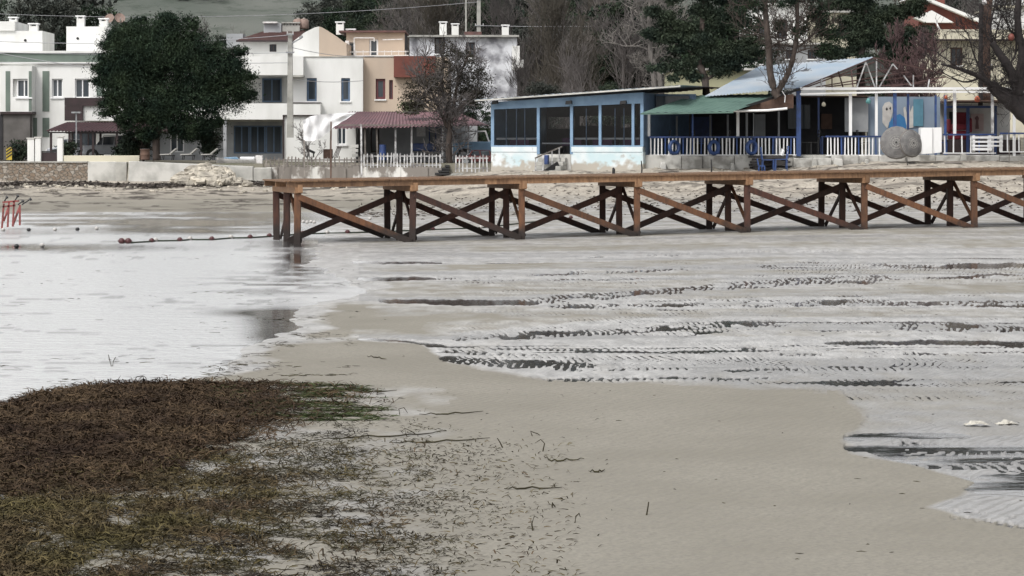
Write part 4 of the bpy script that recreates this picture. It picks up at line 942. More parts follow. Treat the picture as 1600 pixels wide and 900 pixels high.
for k in range(6): m.box(D.U(434.5+k*4.7), D.U(437+k*4.7), 2.6, 2.9, D.Z(36)+.002, D.Z(33))
m.box(D.U(433.5), D.U(463), 2.5, 4, D.Z(33)+.004, D.Z(31)); m.build('pierced_parapet', CONC, hD)
wt = 'clay coloured water tanks on the rooftop'
for k, (px_, r_) in enumerate(((466, .30), (475, .27))):
    t = thing('water_tank', P(px_, 45, 141), ('wider' if k == 0 else 'narrower')+' pinkish water tank on the roof by the utility pole top', 'water tank', wt)
    c = P(px_, 45, 141); MB().lathe(tuple(c), [(r_*.9, 0), (r_, .06), (r_, .42), (r_*.7, .52), (r_*.2, .56)], 14).build('tank', CLAY, t, smooth=True); MB().lathe((c.x, c.y, c.z+.55), [(r_*.25, 0), (r_*.25, .05)], 10).build('lid', CONC, t)
# ------------------------------------------------------------------ beige house
hC = thing('house', (X(620, 131), 131, 1.7), 'beige house with dark red windows and a roof terrace', 'house'); Cf = Fr(0, 130.6)
MB(Cf).wall(Cf.U(567.2), Cf.U(700), 1.6, Cf.Z(89), 0, .3, [hole(Cf, 587, 602, 123, 155), hole(Cf, 608, 614, 125, 155)]).build('wall', BEIGE, hC)
MB(Cf).box(Cf.U(567.2), Cf.U(700), .302, 7, 1.6, Cf.Z(89)-.01).build('rear_wall', BEIGE, hC)
window(Cf, hC, 587, 602, 123, 155, RFRAME, fw=.12, muntins=0); window(Cf, hC, 608, 614, 125, 155, RFRAME, fw=.07, muntins=0, sill=False)
MB(Cf).pbox(616, 681, 88, 121, -.5, -.004).build('red_parapet', REDWALL, hC)
MB(Cf).box(Cf.U(567.4), Cf.U(616), -.04, .2, Cf.Z(89)+.002, Cf.Z(87.5)).build('coping', CONC, hC)
C2 = Fr(0, 134)
MB(C2).wall(C2.U(541), C2.U(632), C2.Z(95), C2.Z(51), 0, .25, [hole(C2, 577, 591, 61, 90), hole(C2, 545, 555, 66, 90)]).build('penthouse_wall', BEIGE, hC)
MB(C2).box(C2.U(541), C2.U(632), .252, 4, C2.Z(95), C2.Z(52)).build('penthouse_core', DARK, hC)
MB(C2).box(C2.U(530), C2.U(634), -.3, 4.2, C2.Z(51)+.002, C2.Z(48)).build('penthouse_roof', TILER, hC)
window(C2, hC, 577, 591, 61, 90, WHITE2, muntins=0, sill=False, name='terrace_door', fw=.09, gl=GLASS); window(C2, hC, 545, 555, 66, 90, WHITE2, muntins=0, sill=False, name='terrace_door', fw=.05)
MB(C2).pbox(540, 546, 64, 85, -.4, -.1).build('terrace_panel', WPLAST, hC)
chimney(C2, hC, 523, 535, 33, 52, 1.0); chimney(C2, hC, 539, 552, 44, 52, 1.2)
m = MB(C2)
for a, b in (((556, 90), (556, 58)), ((556, 58), (587, 58)), ((587, 58), (587, 64)), ((600, 61), (631, 60)), ((541, 80), (640, 79)), ((541, 86), (640, 85))): m.beam((C2.U(a[0]), -1.5, C2.Z(a[1])-.1), (C2.U(b[0]), -1.5, C2.Z(b[1])-.1), .045)
for k in range(9): m.beam((C2.U(548+k*11), -1.5, C2.Z(92)), (C2.U(548+k*11), -1.5, C2.Z(80)), .03)
m.build('terrace_railing', WPLAST, hC)
# ------------------------------------------------------------------ outbuilding, cottage, lean-to
E = Fr(0, 122); hE = thing('outbuilding', (X(490, 122), 122, 1.7), 'plain white flat-roofed outbuilding at the foot of the utility pole', 'outbuilding')
MB(E).box(E.U(444), E.U(540), 0, 3, 1.6, E.Z(181.5)).build('wall', WHITE, hE); MB(E).box(E.U(442), E.U(542), -.12, 3.1, E.Z(181.5)+.002, E.Z(179.5)).build('roof', DARKB, hE); MB(E).box(E.U(442), E.U(444), -.1, 0.4, 1.6, E.Z(181.5)).build('downpipe', DARKB, hE)
G_ = Fr(0, 115.5); hF = thing('cottage', (X(620, 115), 115, 1.7), 'low white cottage under a faded maroon sheet roof on posts', 'cottage')
MB(G_).wall(G_.U(508), G_.U(556), 1.6, G_.Z(188), 0, .25, [hole(G_, 527, 541, 195, 226)]).build('wall', WHITE, hF); window(G_, hF, 527, 541, 195, 226, WHITE2, muntins=1, fw=.05, sill=True)
MB(G_).box(G_.U(508), G_.U(556), .252, 4, 1.6, G_.Z(190)).build('rear_wall', WHITE, hF)
MB(G_).wall(G_.U(556.3), G_.U(745), 1.6, G_.Z(190), 1.6, 1.8, [hole(G_, 576, 590, 197, 238), hole(G_, 668, 690, 197, 238)]).build('porch_wall', GREYW, hF)
MB(G_).box(G_.U(556.3), G_.U(745), 1.82, 5, 1.6, G_.Z(190)-.01).build('porch_core', DARK, hF)
window(G_, hF, 576, 590, 197, 238, DARKB, v=1.65, muntins=0, sill=False, name='door'); window(G_, hF, 668, 690, 197, 238, DBLUE, v=1.65, muntins=1, sill=False, name='door')
m = MB(G_); m.corr((G_.U(515), -4.6, G_.Z(193.5)-.25), (G_.U(765), -4.6, G_.Z(190)-.2), (G_.U(713), .3, G_.Z(174)), (G_.U(545), .3, G_.Z(175)), 44, .03, 6, jag=.02)
m.corr((G_.U(545), .3, G_.Z(175)), (G_.U(713), .3, G_.Z(174)), (G_.U(735), 4.5, G_.Z(188)), (G_.U(515), 4.5, G_.Z(190)), 40, .03, 6); m.build('roof', TILEM, hF)
FP = Fr(0, 111.2)
m = MB(FP); m.box(FP.U(518), FP.U(758), 0, .07, FP.Z(196.5), FP.Z(194.5)); m.build('beam', WOODG, hF)
for x_ in (516, 571, 590, 618, 643, 691, 707, 731): m = MB(FP); u = FP.U(x_); m.beam((u, .05, 1.6), (u+random.Random(x_).uniform(-.05, .05), .05, FP.Z(196)), .075); m.build('post', WOODG if x_ in (516, 571, 590) else PICK, hF)
m = MB(G_); m.pbox(649, 663, 197, 213, 1.5, 1.53); simple('paper_notice', m, WPLAST, 'blank white sheet hung under the maroon roof', 'notice')
pl = MB(Fr(0, 107.1)); pl.beam((pl.fr.U(565), 0, 1.2), (pl.fr.U(564), .1, pl.fr.Z(194)), .07); simple('white_pole', pl, PICK, 'tall thin white pole planted before the picket fence', 'pole')
pl = MB(Fr(0, 107)); pl.beam((pl.fr.U(476), 0, 1.1), (pl.fr.U(475), .1, pl.fr.Z(219)), .06); p1 = simple('brown_pole', pl, WOODG, 'grey wooden pole holding up the white tarpaulin', 'pole')
pl = MB(Fr(0, 107.3)); pl.beam((pl.fr.U(439), 0, 1.1), (pl.fr.U(451), .1, pl.fr.Z(245)), .06); simple('leaning_plank', pl, WOODG, 'grey plank leaning against the left end of the fence', 'plank')
pl = MB(Fr(0, 107.05)); pl.beam((pl.fr.U(517), 0, 1.1), (pl.fr.U(517), .1, pl.fr.Z(190)), .055); simple('fence_post', pl, WOODB, 'thin brown post standing by the left end of the maroon roof', 'post')
# crumpled white tarpaulin
TF = Fr(0, 108.2); m = MB(TF); n = 16; rng = random.Random(4)
edgeT = [(474, 188), (484, 182), (500, 179), (522, 177), (556, 175.5)]; edgeB = [(474, 220), (490, 221), (505, 213), (522, 198), (545, 183)]
for i in range(n+1):
    t = i/n*4; k = min(int(t), 3); f = t-k
    a = [edgeT[k][j]+(edgeT[k+1][j]-edgeT[k][j])*f for j in (0, 1)]; b = [edgeB[k][j]+(edgeB[k+1][j]-edgeB[k][j])*f for j in (0, 1)]
    for j in range(9):
        s = j/8; m.pt((TF.U(a[0]+(b[0]-a[0])*s+rng.uniform(-.3, .3)), .07*math.sin(i*1.7+j*.3)+.04*math.sin(i*.6+j*1.1)+.02*i, TF.Z(a[1]+(b[1]-a[1])*s+rng.uniform(-.4, .4))))
for i in range(n):
    for j in range(8): k = i*9+j; m.f.append((k, k+1, k+10, k+9))
simple('tarpaulin', m, TARP, 'crumpled white tarpaulin hanging from the left edge of the maroon roof', 'tarpaulin', smooth=True)
# yard clutter
m = MB(Fr(0, 109)); f_ = m.fr; m.pbox(505, 519, 233, 248, 0, .4); simple('crate', m, WOODB, 'brown wooden crate in the yard behind the picket fence', 'crate', bevel=.01)
m = MB(Fr(0, 109.6)); f_ = m.fr; m.beam((f_.U(479), 0, f_.Z(233)), (f_.U(492), 0, f_.Z(239)), .12, .1); m.beam((f_.U(481), 0, f_.Z(246)), (f_.U(483), 0, f_.Z(236)), .05); m.beam((f_.U(490), 0, f_.Z(246)), (f_.U(490), 0, f_.Z(239)), .05); simple('trestle', m, BLACK, 'black tilted trestle lying below the white tarpaulin', 'trestle')
m = MB(Fr(0, 112.5)); f_ = m.fr; m.pbox(645, 678, 224, 236, 0, .6); simple('covered_table', m, DBLUE, 'dark blue covered table beneath the maroon roof', 'table', bevel=.05)
m = MB(Fr(0, 110)); f_ = m.fr
for k in range(4): m.beam((f_.U(520+k*2), .1*k, f_.Z(247)), (f_.U(528+k*1.5), .1*k, f_.Z(229)), .03)
simple('folded_chair', m, DARKB, 'dark folded chair leaning by the cottage window', 'chair')
# picket fences on a low splashed wall
FF = Fr(0, 107.8); rng = random.Random(17)
SPL = mat('whitewash_splashes', (.22,.20,.18), .95, (.68,.67,.64), 1.6, .52, .60, .5, 9, stretch=(1,1,.6))
m = MB(FF); n = 26
for i in range(n):
    a = FF.U(413+(690-413)*i/n); b = FF.U(413+(690-413)*(i+1)/n); m.prism([(a, .8), (b, .8), (b, FF.Z(261+rng.uniform(-1.5, 1.5))), (a, FF.Z(261+rng.uniform(-1.5, 1.5)))], -.12-rng.uniform(0, .1), .3)
simple('fence_footing', m, SPL, 'low crumbling grey wall splashed with whitewash beneath the picket fence', 'wall')
def fence(x0, x1, step, y0, y1, label, lean=.02, fr=FF, pm=PICK, v=0):
    t = thing('picket_fence', tuple(fr.W((fr.U((x0+x1)/2), v, fr.Z(y1)))), label, 'fence')
    m = MB(fr); m.beam((fr.U(x0), v+.04, fr.Z(y0+5)), (fr.U(x1), v+.04, fr.Z(y0+5)), .03, .05); m.build('rail', pm, t); m = MB(fr); m.beam((fr.U(x0), v+.04, fr.Z(y1-5)), (fr.U(x1), v+.04, fr.Z(y1-5)), .03, .05); m.build('rail', pm, t)
    x = x0
    while x < x1:
        u = fr.U(x); h = fr.Z(y0+rng.uniform(-2, 2)); l = rng.gauss(0, lean); z0 = fr.Z(y1+rng.uniform(0, 2)); w2 = .027
        m = MB(fr); m.prism([(u-w2, z0), (u+w2, z0), (u+w2+l, h-.05), (u+l, h), (u-w2+l, h-.05)], v, v+.022); m.build('picket', pm, t); x += step*rng.uniform(.85, 1.15)
fence(416, 566, 6.2, 245, 264, 'low grey weathered picket fence left of the white pole', pm=WOODG); fence(569, 690, 5.4, 239, 263, 'worn white picket fence before the maroon-roofed cottage')
FG = Fr(0, 107.4); fence(712, 763, 6.4, 242, 268, 'short white picket fence between the steps and the blue pavilion', fr=FG)
m = MB(Fr(0, 107.6)); f_ = m.fr
for k in range(4): m.prism([(f_.U(680+k*5), f_.Z(273-k*4)), (f_.U(702), f_.Z(273-k*4)), (f_.U(702), f_.Z(270-k*4)), (f_.U(680+k*5), f_.Z(270-k*4))], -.3, .6)
simple('wooden_steps', m, BLACK, 'dark wooden steps beside the trunk at the fence gap', 'steps')
for k, (a, b, y, ll) in enumerate(((703, 722, 274, 'upper broken slab lying left of the short picket fence'), (735, 752, 275, 'broken slab lying below the short picket fence'))):
    m = MB(Fr(0, 106.6)); f_ = m.fr; m.prism([(f_.U(a), f_.Z(y)), (f_.U(b), f_.Z(y-1)), (f_.U(b+2), f_.Z(y-4)), (f_.U(a+3), f_.Z(y-3))], 0, .5); simple('broken_slab', m, CONC, ll, 'slab')
JF = Fr(0, 112.5)
car('light blue open pickup with white frame parked behind the short picket fence', JF, JF.U(706), 0, 1.74, 2.6, 1.36, CARB, -1, pickup=True)
car('dark red car parked close behind the short picket fence', Fr(0, 109.4), Fr(0, 109.4).U(712), 0, 1.6, 2.2, .66, CARR, -1, tyre=.2)
# ------------------------------------------------------------------ utility poles and wires
def utility_pole(px, y0, y1, Y, label, wtop, wbot, arms):
    t = thing('utility_pole', P(px, y1, Y), label, 'utility pole'); f = Fr(0, Y); k = Y/F_PX
    u = f.U(px); m = MB(f); z0, z1 = f.Z(y1), f.Z(y0); a, b = wbot*k/2, wtop*k/2
    m.face([(u-a,0,z0),(u+a,0,z0),(u+b,.05,z1),(u-b,.05,z1)]); m.face([(u+a,2*a,z0),(u-a,2*a,z0),(u-b,.05+2*b,z1),(u+b,.05+2*b,z1)])
    m.face([(u-a,2*a,z0),(u-a,0,z0),(u-b,.05,z1),(u-b,.05+2*b,z1)]); m.face([(u+a,0,z0),(u+a,2*a,z0),(u+b,.05+2*b,z1),(u+b,.05,z1)]); m.face([(u-b,.05,z1),(u+b,.05,z1),(u+b,.05+2*b,z1),(u-b,.05+2*b,z1)]); m.build('pole', CONC, t)
    for ay, ax0, ax1 in arms:
        m = MB(f); m.beam((f.U(ax0), -.05, f.Z(ay)), (f.U(ax1), -.05, f.Z(ay)), .06); o = m.build('crossarm', METAL, t)
        for xx_ in (ax0+1, ax1-1):
            c = (f.U(xx_), -.05, f.Z(ay)+.03); m = MB(f); m.lathe(c, [(.015, 0), (.03, .03), (.015, .06), (.025, .09), (.008, .11)], 8); m.build('insulator', WPLAST, o)
    return t
utility_pole(453, 51, 215, 119, 'tall grey concrete utility pole behind the white outbuilding', 6.5, 10, [(54, 448, 459), (82, 447, 460)])
m = MB(Fr(0, 118.8)); f_ = m.fr; m.beam((f_.U(457), 0, f_.Z(67)), (f_.U(471), -.2, f_.Z(60)), .05); m.beam((f_.U(469), -.2, f_.Z(60)), (f_.U(473), -.25, f_.Z(57)), .1); simple('floodlight', m, METAL, 'small floodlight on an arm of the tall utility pole', 'lamp')
utility_pole(748, -60, 60, 165, 'grey utility pole rising out of the frame above the white ruined house', 5, 6.5, [(-3, 735, 760), (40, 742, 756)])
utility_pole(728, -60, 50, 168, 'very thin grey pole left of the upper utility pole', 2.2, 2.6, [])
WIRE = mat('overhead_wire', (.38,.38,.40), .5)
def wire(pts, Y, label, r=.014, Y2=None):
    c = []; n = 14; (x0, y0), (x1, y1), sag = pts; Y2 = Y2 or Y
    for i in range(n+1): t = i/n; c.append(P(x0+(x1-x0)*t, y0+(y1-y0)*t+sag*4*t*(1-t), Y+(Y2-Y)*t))
    o = MB().tube(c, r, 4).build('overhead_wire', WIRE); tag(o, label, 'wire')
wire(((-60, 62), (450, 55), 9), 118, 'top overhead wire crossing the pine to the tall pole', Y2=119); wire(((-60, 80), (450, 82), 4), 118, 'second overhead wire crossing the pine to the tall pole', Y2=119); wire(((-60, 97), (450, 98), 2), 118, 'lowest long overhead wire crossing the pine', Y2=119)
wire(((-40, 76), (240, 118), 3), 117, 'dark drooping wire from left edge into the pine crown'); wire(((456, 74), (585, 88), 5), 119, 'short wire from the tall pole to the beige house', Y2=129); wire(((456, 124), (567, 126), 3), 119, 'low wire from the tall pole crossing the blue windows', Y2=129)
wire(((-40, 20), (748, 3), 14), 150, 'high thin wire across the hillside to the upper pole', Y2=165); wire(((748, 40), (1200, 28), 6), 165, 'long wire in front of the bare wood right of the upper pole', Y2=150)
# ------------------------------------------------------------------ blue glazed pavilion
K = Fr(765, 106, 1005, 103.6)
hK = thing('pavilion', tuple(K.W((K.U(885), 0, 1.5))), 'light blue glazed pavilion on a peeling whitewashed base', 'pavilion')
ku = lambda x: K.U(x)
zs = K.Z(229, 885); zt = K.Z(170.5, 885); zf = K.Z(159, 885); zfl = K.Z(241, 885)
U0, U1 = ku(767), ku(1005); Lk = U1-U0
def rise(u): return .055*(u-U0)
# base walls either side of the door
m = MB(K); m.box(U0, ku(840), 0, .3, 1.2, zs-.22); m.build('base_wall', PEEL, hK, bevel=.03); m = MB(K); m.box(ku(892), U1, 0, .3, 1.2, zs-.22); m.build('base_wall', PEEL, hK, bevel=.03)
m = MB(K); m.box(U0+.02, ku(839), -.02, .28, zs-.218, zs-.01); m.build('parapet', PEEL, hK); m = MB(K); m.box(ku(893), U1-.02, -.02, .28, zs-.218, zs-.01); m.build('parapet', PEEL, hK)
m = MB(K); m.box(ku(840.3), ku(891.7), .02, .6, 1.2, zfl); m.build('threshold', CONCL, hK)
m = MB(K); m.box(U0+.05, U1-.05, .31, 6.4, 1.4, zfl-.05); m.build('floor', WOODB, hK)
m = MB(K); m.prism([(U0, zt), (U1, zt+rise(U1)*.6), (U1, zf+rise(U1)), (U0, zf)], 0, .14); m.build('fascia', LBLUE, hK)
for x_, wd in ((769.5, .13), (841, .12), (893, .12), (937.5, .11), (989, .11), (1003, .13)):
    u = ku(x_); m = MB(K); m.box(u-wd/2, u+wd/2, -.01, .11, (zfl if x_ in (841, 893) else zs), zt+.6*rise(u)-.003); m.build('post', LBLUE, hK)
m = MB(K); m.box(U0, ku(840), -.012, .13, zs-.008, zs+.05); m.box(ku(893.5), U1, -.012, .13, zs-.008, zs+.05); m.build('sill', LBLUE, hK)
m = MB(K)
for a, b, zb in ((770, 841, zs+.05), (841, 893, zfl+.02), (893, 937.5, zs+.05), (937.5, 989, zs+.05), (989, 1003, zs+.05)): m.face([(ku(a)+.06, .05, zb), (ku(b)-.06, .05, zb), (ku(b)-.06, .05, zt+.6*rise(ku(b))-.02), (ku(a)+.06, .05, zt+.6*rise(ku(a))-.02)])
m.build('window_pane', CLEAR, hK)
m = MB(K)
for x_ in (790, 819, 806, 960, 974, 915): m.box(ku(x_)-.018, ku(x_)+.018, .07, .10, zs+.05, zt+.02)
m.build('glazing_bar', BFRAME, hK)
m = MB(K); m.box(U0+.2, ku(838), .12, .15, zs+.28, zs+.36); m.box(ku(896), U1-.2, .12, .15, zs+.28, zs+.36); m.box(ku(845), ku(890), .12, .15, zs+.1, zs+.16); m.build('inner_rail', GREYW, hK)
hh_ = [(U0+.3+i*1.55, U0+1.5+i*1.55, zt-.62, zt-.25) for i in range(4)]
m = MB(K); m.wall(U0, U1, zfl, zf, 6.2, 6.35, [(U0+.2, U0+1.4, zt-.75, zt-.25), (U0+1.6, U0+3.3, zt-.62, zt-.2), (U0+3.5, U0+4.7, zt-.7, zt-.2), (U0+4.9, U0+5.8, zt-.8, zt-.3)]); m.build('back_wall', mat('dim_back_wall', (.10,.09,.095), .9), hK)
for uu in (U0+.02, U1-.12): m = MB(K); m.box(uu, uu+.1, .15, 6.2, zfl-.05, zf+(rise(U1) if uu > U0+1 else 0)-.02); m.build('side_wall', BFRAME if uu > U0+1 else LBLUE, hK)
m = MB(K); m.corr((ku(748), -.55, zf+.10), (ku(1072), -.55, zf+.16+rise(ku(1072))), (ku(1060), 6.7, zf+.22+rise(ku(1060))), (ku(754), 6.7, zf+.12), 30, .02, 5, jag=.004); m.build('roof', BLUSHEET, hK)
m = MB(K); a_, b_ = ku(750), ku(1070); m.prism([(a_, zf+.03), (b_, zf+.09+rise(b_)), (b_, zf+.15+rise(b_)), (a_, zf+.09)], -.58, -.53); m.build('roof_edge', CONCL, hK)
m = MB(K); m.box(ku(1003)+.1, ku(1068), 1.5, 1.7, K.Z(177, 1030), K.Z(146, 1030)); m.build('side_panel', BFRAME, hK); m = MB(K); m.box(ku(1008), ku(1060), 1.44, 1.497, K.Z(174, 1030), K.Z(149, 1030)); m.build('side_window', GLASS, hK)
for x_, l_ in ((777, 'leftmost black floodlight on the pavilion fascia'), (892, 'middle black floodlight on the pavilion fascia'), (977, 'rightmost black floodlight on the pavilion fascia')):
    u = ku(x_); z = K.Z(161, x_)+.0; t = thing('floodlight', tuple(K.W((u, -.02, z))), l_, 'lamp', 'floodlights on the pavilion fascia')
    m = MB(K); m.beam((u, 0, z+.05), (u, -.18, z-.02), .04); m.build('bracket', BLACK, t); m = MB(K); m.prism([(u-.13, z-.06), (u+.13, z-.03), (u+.12, z+.1), (u-.11, z+.08)], -.32, -.18); m.build('lamp_head', BLACK, t)
PURP = mat('purple_cloth', (.09,.04,.09), .9)
for i, (x_, v_) in enumerate(((795, 1.2), (865, 2.2), (925, 1.3), (970, 1.5))):
    u = ku(x_); t = thing('table', tuple(K.W((u, v_, zfl-.05))), ['purple-clothed table behind the left pavilion window', 'purple-clothed table seen through the pavilion doorway', 'purple-clothed table behind the middle pavilion window', 'purple-clothed table behind the right pavilion window'][i], 'table', 'tables inside the pavilion')
    m = MB(K); m.box(u-.4, u+.4, v_, v_+.8, zfl+.62, zfl+.66); m.build('tabletop', WOODB, t); m = MB(K); m.box(u-.42, u+.42, v_-.02, v_+.82, zfl+.35, zfl+.668); m.build('cloth', PURP, t)
    for a in (-.36, .36):
        for b in (.05, .75): m = MB(K); m.box(u+a-.025, u+a+.025, v_+b-.02, v_+b+.02, zfl-.05, zfl+.34); m.build('leg', BLACK, t)
# steps and handrail at the pavilion door
st = thing('entrance_steps', tuple(K.W((ku(866), -.8, 1.35))), 'grey concrete steps with a slanting white handrail at the pavilion door', 'steps')
m = MB(K)
for k in range(4): m.box(ku(845), ku(886), -1.0+.25*k, -.0, 1.3+k*.17, 1.3+(k+1)*.17)
m.build('treads', CONC, st, bevel=.02)
m = MB(K); m.beam((ku(851), -1.1, K.Z(247, 851)), (ku(880), -.15, K.Z(229, 880)), .05); m.build('handrail', WOODG, st)
for a, y0, y1 in ((852, 247, 272), (860, 242, 268), (870, 236, 262), (878, 231, 250)): m = MB(K); m.beam((ku(a), -1.1+(a-852)*.03, K.Z(y1, a)), (ku(a), -1.1+(a-852)*.03, K.Z(y0, a)), .045); m.build('baluster', PICK, st)
m = MB(K); m.beam((ku(864), -1.15, K.Z(271, 864)), (ku(880), -.6, K.Z(256, 880)), .1, .2); simple('black_board', m, BLACK, 'black board leaning beside the pavilion steps', 'board')
m = MB(K); m.box(ku(862), ku(868), -.9, -.7, K.Z(257, 865), K.Z(242, 865)); simple('blue_canister', m, DBLUE, 'dark blue canister behind the handrail at the pavilion door', 'canister', bevel=.03)
# ------------------------------------------------------------------ verandah restaurant
G = Fr(0, 104.2); gu = G.U; gzz = G.Z
hG = thing('restaurant', (X(1300, 104.2), 104.2, 1.6), 'open blue and white beach restaurant with green awning and pale blue roof', 'restaurant')
zfl = gzz(242)
m = MB(G); m.box(gu(1006), gu(1700), .15, 8.5, 1.2, zfl); m.build('floor', CONC, hG)
m = MB(G); rng = random.Random(2)
x = 1006
while x < 1690:
    w2 = rng.uniform(30, 60); m.box(gu(x), gu(x+w2)-.01, -.15-rng.uniform(0, .15), .149, 1.0, zfl-rng.uniform(.0, .06)-(.1 if 1160 < x < 1240 else 0)); x += w2
m.build('plinth', mat('broken_whitewash', (.50,.49,.46), .9, (.24,.23,.21), 2.2, .42, .62, .5, 8), hG, bevel=.03)
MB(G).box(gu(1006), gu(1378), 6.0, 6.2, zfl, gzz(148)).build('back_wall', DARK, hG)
for a, b, y0, y1, mt_, nm in ((1020, 1060, 185, 228, GLASS, 'back_window'), (1090, 1130, 180, 225, DBLUE, 'blue_panel'), (1255, 1292, 160, 200, GLASS, 'back_window'), (1200, 1218, 176, 213, GREYW, 'pale_panel'), (1310, 1328, 175, 200, WOODB, 'back_window')): MB(G).pbox(a, b, y0, y1, 5.8, 5.99).build(nm, mt_, hG)
MB(G).box(gu(1340), gu(1378), 4.0, 4.1, gzz(205), gzz(150)).build('grey_screen', GREYW, hG)
MB(G).box(gu(1378.2), gu(1496), 4.2, 4.4, zfl, gzz(148)).build('mural_wall', mat('pale_mural_wall', (.24,.29,.35), .85, (.17,.22,.29), .8), hG)
# mural: two pale face shapes, a raised hand and a blue half disc, flat paint standing proud
def flat(poly, mt_, v, nm='mural_shape'): m = MB(G); m.prism([(gu(x), gzz(y)) for x, y in poly], v-.012, v); m.build(nm, mt_, hG)
MW = mat('mural_white', (.55,.53,.50), .9, (.42,.40,.38), 4); MBL = mat('mural_blue', (.03,.14,.33), .8, (.05,.2,.4), 2)
flat([(1402,190),(1402,165),(1406,158),(1413,156),(1418,160),(1419,172),(1414,190),(1410,200)], MW, 4.19); flat([(1407,168),(1409,165),(1411,168),(1409,171)], DARK, 4.175); flat([(1413,167),(1415,164),(1416,167),(1415,170)], DARK, 4.175)
flat([(1412,202),(1413,190),(1420,180),(1430,176),(1438,182),(1441,195),(1440,204)], MBL, 4.16, 'mural_disc')
flat([(1441,200),(1437,178),(1436,166),(1439,164),(1441,174),(1443,162),(1446,161),(1447,173),(1451,163),(1454,164),(1453,176),(1457,156),(1460,157),(1458,182),(1452,198)], MW, 4.17, 'mural_hand')
MB(G).box(gu(1452), gu(1468), 4.13, 4.15, gzz(196), gzz(152)).build('turquoise_panel', mat('turquoise_paint', (.10,.24,.32), .8), hG)
# room with blue frame on the right
MB(G).box(gu(1496.2), gu(1620), 5.6, 5.8, zfl, gzz(158)).build('room_wall', mat('pale_room_wall', (.55,.54,.52), .9), hG)
for a, b, y0, y1 in ((1497, 1500, 167, 242), (1532, 1537, 167, 242), (1577, 1581, 167, 242)): MB(G).pbox(a, b, y0, y1, 3.2, 3.3).build('blue_frame', DBLUE, hG)
MB(G).pbox(1497, 1581, 163.5, 167, 3.17, 3.33).build('blue_lintel', DBLUE, hG); MB(G).pbox(1520, 1529, 172, 205, 5.5, 5.59).build('doorway', DARK, hG); MB(G).pbox(1555, 1576, 175, 203, 5.5, 5.59).build('pinkish_poster', mat('pale_pink_board', (.52,.40,.38), .8), hG)
flat([(1562,200),(1563,186),(1561,182),(1565,178),(1568,182),(1567,188),(1568,200)], mat('poster_mark', (.18,.10,.10), .8), 5.49, 'poster_figure')
MB(G).box(gu(1496.2), gu(1620), .5, 5.6, gzz(158)+.003, gzz(156)).build('room_ceiling', WOODB, hG)
# ceiling / dark under-roof
m = MB(G); m.box(gu(1010), gu(1240), 1.5, 6.2, gzz(150), gzz(149)); m.box(gu(1255), gu(1378), 3.5, 6.2, gzz(148), gzz(147)); m.build('ceiling', WOODB, hG)
for x_, y0, y1, wd, v, mt_ in ((1014, 177, 213, 4, .0, WHITE2), (1153, 168, 213, 4.4, -.0, WHITE2), (1083, 178, 242, 2.6, .3, BLUE), (1247.5, 137, 242, 7, -.12, BLUE), (1329, 144, 214, 4.6, 0, WHITE2), (1341, 148, 213, 2.6, 2.5, WHITE2), (1369.5, 146, 213, 4, 0, WHITE2), (1398, 137, 205, 5, -.1, BLUE), (1425, 146, 215, 3.4, 1, DBLUE), (1468.5, 148, 240, 3.2, 1, BLUE), (1483, 148, 240, 3.4, .9, BLUE), (1492, 137, 212, 4.4, 0, WHITE2), (1551, 146, 235, 4, 0, PICK), (1585, 140, 235, 4, 0, WHITE2), (1635, 140, 235, 4, 0, WHITE2),
    (1065, 180, 242, 3, 3, GREYW), (1093, 180, 242, 3, 4, GREYW), (1122, 178, 242, 3, 4, GREYW), (1147, 178, 242, 3, 3, GREYW), (1174, 176, 242, 3.5, 2, GREYW), (1225, 173, 242, 3, 2, GREYW), (1181, 176, 215, 1.5, 1, GREYW), (1293, 150, 215, 3, 3, DBLUE)):
    yy0 = y0; m = MB(G); m.box(gu(x_-wd/2), gu(x_+wd/2), v, v+wd*.026, (gzz(y1) if y1 < 230 else zfl-.05), gzz(yy0)); m.build('post', mt_, hG)
m = MB(G); m.corr(tuple(P(1000, 177, 101)-Vector((0,0,0))), tuple(P(1150, 173, 101)), tuple(P(1217, 146.5, 105.4)), tuple(P(1080, 149, 105.4)), 9, .012, 6) if False else None
def sheet(mt_, nm, c, waves, amp, jag=.0, par=hG):
    m = MB(); m.corr(*[tuple(P(*q)) for q in c], waves, amp, 6, jag=jag); return m.build(nm, mt_, par)
sheet(GRNSHEET, 'awning', ((1000, 177, 101.2), (1146, 174, 101.2), (1222, 146.5, 105.4), (1082, 149, 105.4)), 12, .012, .01)
sheet(BLUSHEET, 'roof', ((1100, 151, 104.6), (1251, 137.5, 104.1), (1366, 89, 110.2), (1188, 103, 110.2)), 30, .018, .004)
sheet(BLUSHEET, 'roof', ((1300, 100, 112), (1366, 89.5, 110.2), (1400, 120, 118), (1188, 120, 118)), 10, .018)
m = MB(); m.beam(P(1001, 178, 101.2), P(1146, 175.5, 101.2), .04, .06); m.build('awning_edge', GRNSHEET, hG)
m = MB(); m.tube([P(1135, 171.5, 102.5), P(1150, 173.5, 102.5), P(1200, 172.5, 102.5), P(1230, 169.5, 102.5)], .05, 7); m.build('gutter', WHITE2, hG)
m = MB(); m.prism([(X(1160, 103.5), Zp(172, 103.5)), (X(1240, 103.5), Zp(169, 103.5)), (X(1240, 103.5), Zp(147, 103.5)), (X(1215, 103.5), Zp(150, 103.5))], 103.5, 103.6); m.build('awning_side', WOODB, hG)
m = MB(); m.beam(P(1166, 166, 102.6), P(1250, 139, 104), .05, .10); m.build('rafter', BLACK, hG)
m = MB(); m.tube([P(1222, 142, 103.2), P(1227, 150, 103.2), P(1226, 160, 103.2)], .02, 6); m.build('pipe', WHITE2, hG)
